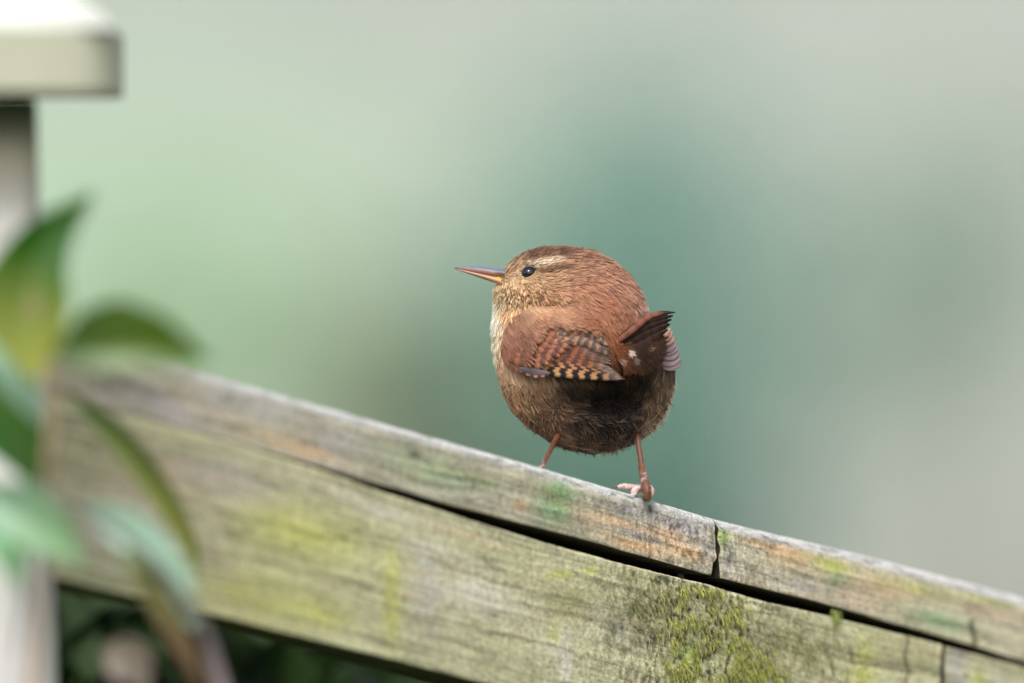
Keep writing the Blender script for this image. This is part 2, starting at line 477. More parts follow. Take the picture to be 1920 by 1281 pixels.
brd = [(420, 900, 120, 40, .25, .6, A['lilac']), (640, 925, 60, 12, .3, .6, A['pale']), (720, 960, 60, 14, .3, .8, A['pale']), (860, 1000, 70, 12, .3, .8, A['tan']),
       (560, 1000, 120, 60, .2, .7, A['yel']), (480, 1120, 110, 50, .2, .75, A['yel']), (600, 1150, 60, 26, .2, .7, A['yel']), (735, 1120, 17, 85, 0, .95, A['yel']),
       (800, 1110, 30, 80, 0, .6, A['grey']), (830, 1040, 80, 16, .3, .6, A['pale']), (900, 1120, 90, 34, .3, .7, A['pale']), (1050, 1078, 22, 9, 0, .95, A['yel']), (1105, 1070, 16, 7, 0, .8, A['yel']),
       (1045, 1200, 24, 30, 0, .8, A['pale']), (1040, 1190, 14, 22, 0, .7, A['yel']), (1060, 1240, 12, 50, .0, .8, A['pale']), (1070, 1130, 60, 40, 0, .7, A['olive']), (1160, 1170, 50, 36, .2, .6, A['grey']),
       (1230, 1140, 60, 60, 0, .7, A['olive']), (1330, 1200, 110, 90, .1, .45, (.29, .27, .16)), (1370, 1200, 26, 60, -.2, .5, A['moss']),
       (1290, 1240, 30, 50, 0, .6, A['moss']), (1480, 1210, 70, 60, .2, .6, A['olive']), (1620, 1250, 26, 50, -.3, .8, A['yel']), (1700, 1230, 60, 40, .2, .6, A['olive']),
       (300, 900, 120, 60, .2, .8, A['tan']), (250, 1000, 120, 60, .2, .8, (.47, .42, .35)), (1000, 950, 0.1, 0.1, 0, 0, A['tan'])]
plank("board", -260, 1762, bd_top, bd_bot, 0.022, 161, (.33, .33, .19), brd, chamfer=3, rough=1.25, pale_top=.0, endcut=(0, 5),
      slots=[(1700, 1150, 1300, 3, 3)])
brr = [(1800, 1260, 20, 60, 0, .8, A['grey']), (1860, 1290, 60, 40, .27, .9, A['pale']), (1840, 1275, 20, 20, 0, .8, A['yel'])]
plank("board", 1776, 2100, bd_top, bd_bot, 0.022, 191, (.34, .34, .18), brr, chamfer=3, rough=.9, pale_top=.0, endcut=(5, 0), step_off=6)

# backing board behind the open joint
mb = MB()
xs = np.linspace(-260, 2100, 60)
def strip(off0, off1, back0, back1, topf, botf, a, b):
    pass
def bar(mb, xs, ytop, ybot, b0, b1, col):
    rows = []
    for (yf, bb) in ((ytop, b0), (ybot, b0), (ybot, b1), (ytop, b1)):
        rows.append(P(xs, yf(xs), fdep(xs)) + BACK * bb)
    pts = np.stack(rows, 1)
    mb.grid(pts, col, closed=True)
    for e in (0, -1):
        mb.add(pts[e], [[0, 1, 2, 3]], col)
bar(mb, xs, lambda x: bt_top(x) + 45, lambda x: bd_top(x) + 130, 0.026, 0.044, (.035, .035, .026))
mb.build("backing_board", M_DARK, fence, smooth=False)

# the rusty nail in the gap at the end of the batten, and the grey nail below it
for (x0, y0, x1, y1, r, col) in ((1351, 1045, 1354, 1084, 4.5, (.13, .045, .02)), (1322, 1076, 1324, 1108, 5.5, (.13, .15, .17))):
    mb = MB()
    pts = smooth_path([P(x0, y0, fdep(x0)) + BACK * .010, P(x1, y1, fdep(x1)) + BACK * .009], 12)
    rr = (1 + .25 * rng.random(12)) * r * K
    tube(mb, pts, rr, 10, col)
    mb.build("nail", M_RUST, fence)

# moss strands growing on the board
def moss(name, blobs, n, seed, parent, col0, col1, length=(12, 28)):
    rg = np.random.default_rng(seed)
    mb = MB()
    V = []; Cc = []
    pts = []
    while len(pts) < n:
        b = blobs[rg.integers(len(blobs))]
        x = b[0] + rg.normal() * b[2] * .6; y = b[1] + rg.normal() * b[3] * .6
        if y < bd_top(x) + 2: continue
        if fbm(x / 14, y / 22, 0, seed, 3) < .50: continue
        pts.append((x, y))
    pts = np.array(pts)
    for x, y in pts:
        L = rg.uniform(*length); dx = rg.normal() * .20
        d = float(fdep(x)); wv = rg.uniform(.6, 1.3)
        cc = np.array(col0) + (np.array(col1) - col0) * rg.random() ** 1.5
        cc = cc * rg.uniform(.4, 1.25)
        ts = np.linspace(0, 1, 5)
        bend = rg.normal() * 1.6
        cx = x + dx * L * ts + bend * np.sin(ts * 3); cy = y + L * ts
        out = 2.0 + 7 * np.sin(ts * 2.6) * rg.uniform(.4, 1.1)
        base = P(cx, cy, d) - BACK * (out * K)[:, None]
        wdt = (wv * np.array([.7, 1, .9, .7, .15]) * K * .7)[:, None] * np.array([1, .4 * rg.normal(), 0])
        g2 = np.stack([base - wdt, base + wdt], 1)
        mb.grid(g2, (cc * (np.array([.7, .9, 1, 1.1, 1.25]))[:, None])[:, None] * np.ones((1, 2, 1)))
    o = mb.build(name, M_MOSS, parent)
    o["kind"] = "stuff"
    o["label"] = "yellow-green moss strands hanging down the board"
    return o
blobs = [(1370, 1180, 26, 50), (1395, 1235, 46, 40), (1370, 1265, 50, 25), (1290, 1150, 50, 50), (1275, 1240, 26, 40), (1310, 1210, 60, 60), (1330, 1110, 60, 12), (1420, 1270, 40, 20)]
moss("moss", blobs, 2100, 5, fence, np.array((.34, .31, .16)), np.array((.58, .64, .10)), (7, 20))
moss("moss", [(1240, 1130, 60, 50), (1180, 1150, 70, 60), (1460, 1200, 60, 70), (1550, 1230, 60, 50)], 900, 6, fence, np.array((.28, .26, .15)), np.array((.46, .44, .20)), (6, 14))
# a tuft in the gap
mb = MB()
for i in range(26):
    x = 1565 + rng.normal() * 4; y0 = 1148 + rng.normal() * 4; L = rng.uniform(14, 34)
    ts = np.linspace(0, 1, 5)
    base = P(x + rng.normal() * 5 * ts, y0 + L * ts, float(fdep(x))) - BACK * ((3 + 3 * np.sin(ts * 3)) * K)[:, None]
    wd = (np.array([.8, 1, .9, .6, .1]) * .8 * K)[:, None] * np.array([1, 0, 0])
    mb.grid(np.stack([base - wd, base + wd], 1), np.array((.30, .34, .10)) * rng.uniform(.6, 1.2))
o = mb.build("moss_tuft", M_MOSS, fence)
o["kind"] = "stuff"

# slats of the fence panel below the board, seen at the lower left in the shade
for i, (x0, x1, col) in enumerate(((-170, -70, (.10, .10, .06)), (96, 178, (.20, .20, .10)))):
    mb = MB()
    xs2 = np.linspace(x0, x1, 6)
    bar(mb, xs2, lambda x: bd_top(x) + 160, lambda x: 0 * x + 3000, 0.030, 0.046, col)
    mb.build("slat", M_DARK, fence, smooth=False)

# ------------------------------------------------------------------ post with its cap (nearer than the rails)
PD = -0.24
post_y = P(0, 0, PD)[1]
k2 = K * (D + PD) / D
def rounded_prism(mb, x0, x1, y0, y1, z0, z1, r, col0, col1, nz=24, nseg=5, tilt=0.0):
    cs = []
    for (cx, cy, a0) in ((x1 - r, y1 - r, 0), (x0 + r, y1 - r, 90), (x0 + r, y0 + r, 180), (x1 - r, y0 + r, 270)):
        for a in np.linspace(a0, a0 + 90, nseg):
            cs.append((cx + r * math.cos(math.radians(a)), cy + r * math.sin(math.radians(a))))
    cs = np.array(cs)
    zs = np.linspace(z0, z1, nz)
    pts = np.zeros((nz, len(cs), 3))
    pts[:, :, :2] = cs[None]; pts[:, :, 2] = zs[:, None]
    pts[:, :, 0] += (zs[:, None] - z1) * tilt
    nn = fbm(pts[..., 0] * 60, pts[..., 1] * 60, pts[..., 2] * 9, 77)[..., None]
    mb.grid(pts, np.asarray(col0) * (1 - nn) + np.asarray(col1) * nn, closed=True)
    n = len(cs)
    for e in (0, -1):
        mb.add(np.vstack([pts[e], pts[e].mean(0)]), [[i, (i + 1) % n, n] for i in range(n)], col1)
mb = MB()
zc = CH + (640.5 - 178) * k2
xr = (62 - 960) * k2
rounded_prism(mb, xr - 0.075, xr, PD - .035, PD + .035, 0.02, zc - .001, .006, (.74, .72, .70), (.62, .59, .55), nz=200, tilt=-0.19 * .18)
for arr_c, arr_v in zip(mb.c, mb.v):
    pass
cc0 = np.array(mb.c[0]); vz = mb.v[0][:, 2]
st = sstep(zc - .016, zc - .006, vz)[:, None]; st2 = (sstep(zc - .040, zc - .014, vz) * .7)[:, None]  # shadow below the cap, mixed with algae, painted into the post colour
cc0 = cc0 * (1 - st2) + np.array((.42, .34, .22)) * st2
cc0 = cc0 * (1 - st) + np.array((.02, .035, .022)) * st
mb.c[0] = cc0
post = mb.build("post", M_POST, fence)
mb = MB()
xr2 = (222 - 960) * k2
zt = CH + (640.5 - 62) * k2; ztt = CH + (640.5 + 30) * k2
rounded_prism(mb, xr2 - 0.125, xr2, PD - .0625, PD + .0625, zc, zt, .012, (.44, .47, .33), (.44, .40, .34), nz=6)
# the low pyramid on top of the cap
cxp, r0 = xr2 - .0625, .0625
lv = [(1.0, zt), (.985, zt + .0015), (.94, zt + .0045), (.80, zt + .0105), (.4, zt + .026), (.02, zt + .038)]
ring = []
for s, z in lv:
    q = []
    for (sx, sy) in ((1, 1), (-1, 1), (-1, -1), (1, -1)):
        for t in np.linspace(0, 1, 4)[:-1]:
            nx_, ny_ = {(1, 1): (1 - 2 * t, 1), (-1, 1): (-1, 1 - 2 * t), (-1, -1): (-1 + 2 * t, -1), (1, -1): (1, -1 + 2 * t)}[(sx, sy)]
            q.append((cxp + nx_ * r0 * s, PD + ny_ * r0 * s, z))
    ring.append(q)
ra = np.array(ring); rn = fbm(ra[..., 0] * 45, ra[..., 1] * 45, ra[..., 2] * 45, 19)[..., None]
mb.grid(ra, np.array((.66, .66, .62)) * (1 - .45 * rn) + np.array((.40, .42, .30)) * .45 * rn, closed=True)
mb.build("post_cap", M_POST, post)

# ------------------------------------------------------------------ dark ivy behind the lower left of the fence
HB = 0.30
hedge = empty("ivy_hedge", (float(P(400, 0, HB)[0]), HB, 0), "dark green ivy in deep shade under the fence board at the lower left", "hedge")
mb = MB()
rg = np.random.default_rng(9)
n = 5200
hx = rg.uniform(-420, 1650, n); 
top_line = bd_bot(hx) - 90
hy = top_line + rg.random(n) ** 0.8 * 900
hd = HB + rg.uniform(-.06, .10, n)
p = P(hx, hy, hd)
dirs = rg.normal(size=(n, 3)); dirs[:, 2] -= 1.0; dirs /= np.linalg.norm(dirs, axis=1, keepdims=True)
side = np.cross(dirs, rg.normal(size=(n, 3)) * .5 + np.array([0, -1, 0])); side /= np.linalg.norm(side, axis=1, keepdims=True)
L = (.022 + .02 * rg.random(n))[:, None]
v = np.stack([p, p + dirs * L * .35 + side * L * .42, p + dirs * L, p + dirs * L * .35 - side * L * .42], 1)
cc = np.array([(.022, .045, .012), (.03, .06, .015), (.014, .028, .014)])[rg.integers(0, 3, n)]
mb.add(v.reshape(-1, 3), np.arange(n * 4).reshape(-1, 4), np.repeat(cc, 4, 0))
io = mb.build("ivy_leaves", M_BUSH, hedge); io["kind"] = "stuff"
mb = MB()
for i in range(14):
    x = -400 + i * 140
    pt = smooth_path([[*P(x, 3600, HB + .05)], [*P(x + 30, 2400, HB + .02)], [*P(x - 20, float(bd_bot(x)) + 30, HB)]], 14)
    pt[:, 2] = np.maximum(pt[:, 2], 0.01)
    tube(mb, pt, np.linspace(.01, .004, 14), 6, (.05, .035, .02))
mb.build("ivy_stem", M_STEM, hedge)

# ------------------------------------------------------------------ climbing plant, close to the lens at the left
PDP = -0.35
plant = empty("climbing_plant", (float(P(60, 0, PDP)[0]), PDP, 0), "blurred leafy climber in front of the fence post at the left", "plant")
def leaf(name, pts, widths, cu, cl, fold=0.35, dep=PDP, ddep=0.0, twist=0.0, label=None):
    """pts: midrib photograph positions; widths: half width left / right of the midrib"""
    mb = MB()
    n = 26
    q = smooth_path(np.array(pts, float), n)
    t = np.linspace(0, 1, n)
    wl = np.interp(t, np.linspace(0, 1, len(widths)), [a[0] for a in widths])
    wr = np.interp(t, np.linspace(0, 1, len(widths)), [a[1] for a in widths])
    tg = np.gradient(q, axis=0); tg /= np.linalg.norm(tg, axis=1, keepdims=True)
    nr = np.stack([-tg[:, 1], tg[:, 0]], 1)
    ss = np.linspace(-1, 1, 13)
    wl *= 1.22; wr *= 1.22
    w = np.where(ss[None] < 0, wl[:, None], wr[:, None]) * np.abs(ss)[None] * np.sign(ss)[None]
    px = q[:, None, 0] + nr[:, None, 0] * w; py = q[:, None, 1] + nr[:, None, 1] * w
    dd = dep + ddep * t[:, None] + (-np.abs(w) * fold + twist * w + 2.0 * np.sin(t[:, None] * 9) * ss[None] + .8 * np.cos(t[:, None] * 70 - np.abs(ss)[None] * 5)) * K
    tq = np.clip(t * 1.5, 0, 1)[:, None, None]
    c = np.asarray(cu) * (1 - tq) + np.asarray(cl) * tq + 0 * ss[None, :, None]
    c = np.clip(c * 1.25, 0, .9)
    vein = np.exp(-(ss / .1) ** 2)[None, :, None] * .35
    c = c * (1 - vein) + np.array((.35, .42, .15)) * vein
    P3 = P(px, py, dd)
    th = 0.00022
    back = P3 + np.array([0, th, 0])
    mb.grid(P3, c); mb.grid(back, c * .9)
    # rim
    for a, b in ((P3[:, 0], back[:, 0]), (P3[:, -1], back[:, -1])):
        mb.grid(np.stack([a, b], 1), c[:, 0][:, None])
    o = mb.build(name, M_LEAF, plant)
    if label: o["label"] = label
    return o
leaf("leaf", [(70, 715), (52, 600), (78, 480), (176, 362)], [(4, 4), (60, 58), (78, 64), (46, 34), (2, 2)], (.36, .37, .07), (.02, .10, .005), fold=.3)
leaf("leaf", [(98, 666), (180, 662), (275, 662), (392, 676)], [(4, 4), (66, 26), (82, 26), (58, 22), (2, 2)], (.07, .13, .04), (.09, .16, .02), fold=.35, dep=PDP - .02)
leaf("leaf", [(-20, 690), (20, 780), (55, 860), (78, 925)], [(8, 8), (44, 62), (52, 52), (30, 26), (2, 2)], (.03, .14, .003), (.04, .15, .01), fold=.2, dep=PDP + .04)
leaf("leaf", [(130, 735), (215, 815), (290, 910), (352, 1015), (372, 1080)], [(3, 3), (17, 17), (22, 20), (20, 18), (12, 10), (1, 1)], (.10, .16, .05), (.20, .22, .05), fold=.9, dep=PDP + .12)
leaf("leaf", [(-40, 560), (10, 640), (45, 720), (80, 800)], [(10, 10), (30, 40), (26, 34), (2, 2)], (.30, .52, .38), (.38, .55, .42), fold=.4, dep=PDP + .02, label="pale blue-green leaf underside")
leaf("leaf", [(-40, 930), (30, 960), (90, 1000), (160, 1055)], [(22, 14), (52, 44), (44, 36), (2, 2)], (.30, .44, .34), (.24, .40, .22), fold=.4, dep=PDP, label="pale mint green leaf seen from below")
leaf("leaf", [(-30, 960), (10, 1010), (30, 1060), (38, 1110)], [(20, 20), (30, 30), (2, 2)], (.18, .42, .20), (.20, .40, .20), fold=.4, dep=PDP + .03)
leaf("leaf", [(150, 950), (230, 1000), (300, 1080), (365, 1175)], [(4, 4), (36, 20), (46, 24), (40, 22), (4, 4)], (.52, .64, .56), (.44, .64, .50), fold=.45, dep=PDP + .05, label="drooping pale turquoise leaf")
leaf("leaf", [(235, 1030), (290, 1110), (340, 1200), (385, 1300)], [(4, 4), (18, 20), (18, 20), (14, 16), (3, 3)], (.16, .20, .04), (.16, .10, .05), fold=.6, dep=PDP + .04)
leaf("leaf", [(200, 1215), (232, 1235), (258, 1262), (275, 1310)], [(12, 12), (34, 34), (36, 36), (20, 20), (2, 2)], (.30, .24, .20), (.26, .20, .18), fold=.3, dep=PDP + .06, label="faded pinkish leaf low in the shade")
for (pts, r0, r1, c) in (([(30, 1500, PDP), (70, 1180, PDP + .02), (88, 900, PDP), (96, 760, PDP), (92, 680, PDP), (60, 560, PDP)], 9, 6, (.34, .22, .15)),
                         ([(470, 1500, PDP + .06), (405, 1260, PDP + .06), (362, 1150, PDP + .05), (250, 1020, PDP + .03), (100, 930, PDP)], 17, 4, (.27, .21, .22)),
                         ([(96, 730, PDP), (130, 735, PDP + .05), (150, 750, PDP + .1)], 4, 3, (.20, .2, .08)),
                         ([(-20, 1500, PDP), (20, 1250, PDP + .02), (45, 1120, PDP + .02), (36, 1000, PDP)], 7, 5, (.45, .42, .45))):
    q = smooth_path(np.array(pts, float), 30)
    mb = MB()
    tube(mb, P(q[:, 0], q[:, 1], q[:, 2]), np.linspace(r0, r1, 30) * K, 10, c)
    mb.build("stem", M_STEM, plant)
# rooted stem down to the ground
mb = MB()
b0 = P(30, 1500, PDP); q = smooth_path([b0, b0 + np.array([-.01, .02, -.5]), np.array([b0[0] - .03, PDP + .02, 0.0])], 20)
tube(mb, q, np.linspace(9, 16, 20) * K, 10, (.22, .16, .12))
b1 = P(470, 1500, PDP + .06); q = smooth_path([b1, b1 + np.array([-.05, 0, -.5]), np.array([b0[0], PDP + .03, 0.0])], 20)
tube(mb, q, np.linspace(17, 16, 20) * K, 10, (.22, .16, .14))
mb.build("stem", M_STEM, plant)

# ================================================================== the wren
CX, CY = 1095.0, 660.0
BD = 0.014                                    # depth of the middle of the body
out = np.array([(936, 512), (950, 494), (968, 481), (1000, 468), (1050, 464), (1085, 468), (1120, 480), (1150, 497), (1170, 515), (1192, 545), (1205, 575), (1222, 600),
                (1245, 628), (1262, 660), (1268, 700), (1264, 735), (1250, 775), (1228, 802), (1200, 822), (1165, 840), (1120, 850), (1080, 846), (1040, 832), (1005, 812),
                (975, 785), (950, 755), (935, 715), (928, 675), (925, 640), (928, 605), (932, 575), (931, 550), (930, 532)], float)
an = np.arctan2(out[:, 1] - CY, out[:, 0] - CX); rr = np.hypot(out[:, 0] - CX, out[:, 1] - CY)
o_ = np.argsort(an); an, rr = an[o_], rr[o_]
an3 = np.r_[an - 2 * math.pi, an, an + 2 * math.pi]; rr3 = np.r_[rr, rr, rr]
TH = np.linspace(-math.pi, math.pi, 721)
_R = np.interp(TH, an3, rr3)
ker = np.exp(-np.linspace(-2, 2, 17) ** 2); ker /= ker.sum()
_R = np.convolve(np.r_[_R[-9:-1], _R, _R[1:9]], ker, 'valid')
def Rth(th):
    return np.interp(th, TH, _R) - 5.0        # the plumage adds the rest
FD, RD = 146.0, 185.0                         # half depths to the front (tail side) and rear (breast side), px
def bumps(x, y):
    b = 0
    for (bx, by, sx, sy, a) in ((995, 525, 50, 42, 16), (1060, 520, 60, 40, 8), (1110, 590, 60, 50, 10), (1000, 650, 70, 60, 4),
                                (1115, 742, 95, 40, -52), (1170, 730, 50, 34, -22), (1000, 800, 80, 50, 6), (1090, 820, 60, 30, 6), (1235, 760, 30, 50, 6), (955, 565, 50, 10, -7), (1010, 572, 50, 9, -6), (1160, 680, 30, 30, -14)):
        b = b + a * np.exp(-(((x - bx) / sx) ** 2 + ((y - by) / sy) ** 2))
    return b
def front(x, y, minq=0.0):
    """px depth (negative = towards the camera) of the body surface at a photograph position"""
    x = np.asarray(x, float); y = np.asarray(y, float)
    th = np.arctan2(y - CY, x - CX); s = np.hypot(x - CX, y - CY) / Rth(th)
    q = np.sqrt(np.clip(1 - s * s, minq, 1))
    return -(q * FD) - bumps(x, y) * np.clip(q * 2, 0, 1)
def BP(px, py, d):                            # bird point: photograph position and depth in px from the middle of the body
    return P(px, py, BD + np.asarray(d, float) * K)

wren = empty("wren", (float(P(1110, 0, BD)[0]), BD, float(P(0, 905, BD)[2])), "plump rufous-brown wren seen from behind with cocked tail, standing on the fence rail", "bird")

# body: one closed surface
nth, nph = 160, 110
th = np.linspace(-math.pi, math.pi, nth, endpoint=False)
ph = np.linspace(0.0, math.pi, nph)
TT, PH = np.meshgrid(th, ph, indexing='xy')
ss_ = np.sin(PH); cc_ = np.cos(PH)
bx = CX + Rth(TT) * ss_ * np.cos(TT); by = CY + Rth(TT) * ss_ * np.sin(TT)
dd = np.where(cc_ > 0, -cc_ * FD, -cc_ * RD) - bumps(bx, by) * np.clip(cc_ * 2, 0, 1)
body_pts = BP(bx, by, dd)

CP = [  # plumage colours, sRGB, at places on the bird; under-wing shade painted in
 (1000, 474, (122, 84, 62)), (1050, 472, (140, 96, 72)), (962, 490, (128, 96, 70)), (945, 508, (168, 134, 98)), (962, 512, (196, 160, 122)), (975, 500, (170, 135, 100)),
 (960, 535, (200, 164, 118)), (985, 545, (186, 146, 104)), (1010, 535, (180, 140, 100)), (1030, 555, (176, 128, 92)), (1060, 505, (160, 116, 84)), (1090, 490, (160, 112, 84)),
 (940, 560, (222, 190, 150)), (958, 575, (214, 170, 122)), (930, 600, (250, 240, 228)), (929, 570, (252, 244, 234)), (929, 625, (240, 222, 204)), (946, 630, (196, 156, 124)), (948, 660, (190, 150, 118)), (945, 610, (214, 178, 146)), (928, 650, (226, 200, 176)), (945, 690, (196, 158, 124)), (935, 720, (196, 160, 128)),
 (960, 755, (172, 136, 106)), (1000, 740, (150, 118, 90)), (990, 785, (156, 122, 98)), (1040, 800, (140, 108, 84)), (1045, 830, (140, 110, 88)), (1040, 760, (118, 90, 68)),
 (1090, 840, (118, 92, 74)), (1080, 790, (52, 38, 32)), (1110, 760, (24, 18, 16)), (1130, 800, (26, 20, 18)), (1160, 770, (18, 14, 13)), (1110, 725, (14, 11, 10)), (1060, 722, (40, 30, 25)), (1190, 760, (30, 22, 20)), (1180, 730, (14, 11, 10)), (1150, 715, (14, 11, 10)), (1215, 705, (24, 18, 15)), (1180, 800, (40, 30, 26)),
 (1150, 840, (130, 104, 88)), (1200, 790, (80, 60, 48)), (1225, 760, (134, 104, 80)), (1240, 790, (196, 168, 146)), (1215, 815, (200, 176, 156)), (1258, 740, (170, 138, 112)), (1240, 715, (120, 92, 72)),
 (1120, 515, (172, 118, 88)), (1080, 545, (168, 112, 80)), (1130, 570, (162, 98, 66)), (1100, 600, (158, 98, 68)), (1170, 540, (172, 120, 92)), (1165, 590, (160, 98, 66)), (1150, 625, (158, 88, 46)),
 (1150, 660, (132, 74, 42)), (1200, 570, (186, 144, 122)), (1195, 610, (172, 118, 88)), (1230, 630, (160, 118, 96)), (970, 600, (178, 122, 92)), (1010, 600, (172, 116, 86)), (955, 640, (168, 116, 88)), (1170, 685, (80, 46, 26)), (1200, 680, (70, 44, 28)), (1160, 700, (36, 24, 18)), (1200, 698, (24, 18, 15))]
cp_xy = np.array([(c[0], c[1]) for c in CP], float); cp_c = lin([c[2] for c in CP])
_wb = sstep(700, 760, cp_xy[:, 1])[:, None]
cp_c = cp_c * (1 + _wb * np.array([.08, -.02, -.10]))
cp_l = cp_c @ np.array([.3, .55, .15])
cp_c = cp_c * .85 + cp_l[:, None] * .15 * np.array([1.06, 1.0, .92])
_fc = np.exp(-(((cp_xy[:, 0] - 975) / 70) ** 2 + ((cp_xy[:, 1] - 545) / 55) ** 2)) + .8 * np.exp(-(((cp_xy[:, 0] - 940) / 30) ** 2 + ((cp_xy[:, 1] - 640) / 90) ** 2)) + .85 * np.exp(-(((cp_xy[:, 0] - 975) / 60) ** 2 + ((cp_xy[:, 1] - 765) / 60) ** 2)) + .8 * np.exp(-(((cp_xy[:, 0] - 1250) / 26) ** 2 + ((cp_xy[:, 1] - 760) / 50) ** 2))
cp_c = cp_c * (1 + .35 * _fc)[:, None] * (1 + np.array([.05, .02, -.06]) * _fc[:, None])
def plum(x, y):
    x = np.asarray(x, float).ravel(); y = np.asarray(y, float).ravel()
    w = 1.0 / (((x[:, None] - cp_xy[:, 0]) ** 2 + (y[:, None] - cp_xy[:, 1]) ** 2) + 60.0) ** 1.6
    return (w @ cp_c) / w.sum(1, keepdims=True)
GAIN = 1.08                                   # picture brightness to surface colour
bc = (plum(bx, by) * .5 * GAIN).reshape(bx.shape + (3,))
mb = MB(); mb.grid(body_pts, bc, closed=True)
body = mb.build("body", M_SKIN, wren)

# plumage: tens of thousands of narrow feather barbs following the lie of the feathers
FV = [(940, 508, 1, -.35), (975, 478, 1, -.5), (1000, 470, 1, -.25), (1060, 468, 1, .12), (1120, 485, .85, .5), (1180, 530, .6, .85), (1215, 600, .5, .9), (960, 525, .75, .6), (975, 545, .5, .85), (1010, 540, .7, .6), (1040, 520, 1, .15),
      (1050, 500, 1, .05), (1060, 555, .85, .6), (1110, 560, .75, .8), (1150, 600, .3, 1), (1120, 610, .5, .9), (934, 560, .1, 1), (950, 590, .3, 1), (930, 640, .02, 1), (940, 720, .15, 1), (965, 770, .5, .9), (1010, 810, .75, .65),
      (1060, 835, .9, .4), (1100, 800, .6, .8), (1020, 760, .45, .9), (1120, 750, .4, .95), (1120, 840, .9, .3), (1170, 830, .3, .8), (1200, 800, -.1, 1), (1240, 780, -.35, .95), (1262, 710, -.12, 1), (1250, 640, .3, 1), (970, 610, .1, 1), (1020, 600, .3, .9), (1180, 620, .1, 1), (1195, 660, .3, .9)]
fv = np.array(FV)
def flow(x, y):
    w = 1.0 / (((x[:, None] - fv[:, 0]) ** 2 + (y[:, None] - fv[:, 1]) ** 2) + 80.0) ** 1.7
    d = (w @ fv[:, 2:]) / w.sum(1, keepdims=True)
    return d / np.linalg.norm(d, axis=1, keepdims=True)

def surf_from(thv, phv):
    s = np.sin(phv); c = np.cos(phv)
    x = CX + Rth(thv) * s * np.cos(thv); y = CY + Rth(thv) * s * np.sin(thv)
    d = np.where(c > 0, -c * FD, -c * RD) - bumps(x, y) * np.clip(c * 2, 0, 1)
    return x, y, d

def place(x, y, d, back):
    """keep points on the body surface as they run over it"""
    thv = np.arctan2(y - CY, x - CX); s = np.hypot(x - CX, y - CY) / Rth(thv)
    over = s > 1
    s2 = np.clip(s, 0, 1); q = np.sqrt(1 - s2 ** 2)
    f = -(q * FD) - bumps(x, y) * np.clip(q * 2, 0, 1)
    b = q * RD
    return np.where(back, b, f)

WTOP = line((942, 640), (960, 612), (1000, 590), (1060, 592), (1105, 604), (1135, 635), (1142, 660), (1165, 704))
WBOT = line((942, 668), (965, 690), (990, 704), (1030, 703), (1090, 703), (1140, 706), (1165, 709))
_cr = np.random.default_rng(88)
_cx = _cr.uniform(905, 1295, 5200); _cy = _cr.uniform(440, 870, 5200)
_keep = []
for _i in range(len(_cx)):                    # feather centres, closer together on the head
    _h = 8.5 + 5.5 * float(sstep(500, 620, _cy[_i])) + 2.0 * float(sstep(700, 780, _cy[_i]))
    if not _keep or np.min(np.hypot(_cx[_keep] - _cx[_i], _cy[_keep] - _cy[_i])) > _h * .8:
        _keep.append(_i)
FC = np.stack([_cx[_keep], _cy[_keep]], 1)
FR = _cr.random((len(FC), 3))
def cells(x, y):
    idx = np.zeros(len(x), int)
    for a in range(0, len(x), 20000):
        b = slice(a, a + 20000)
        idx[b] = np.argmin((x[b, None] - FC[:, 0]) ** 2 + (y[b, None] - FC[:, 1]) ** 2, 1)
    return idx
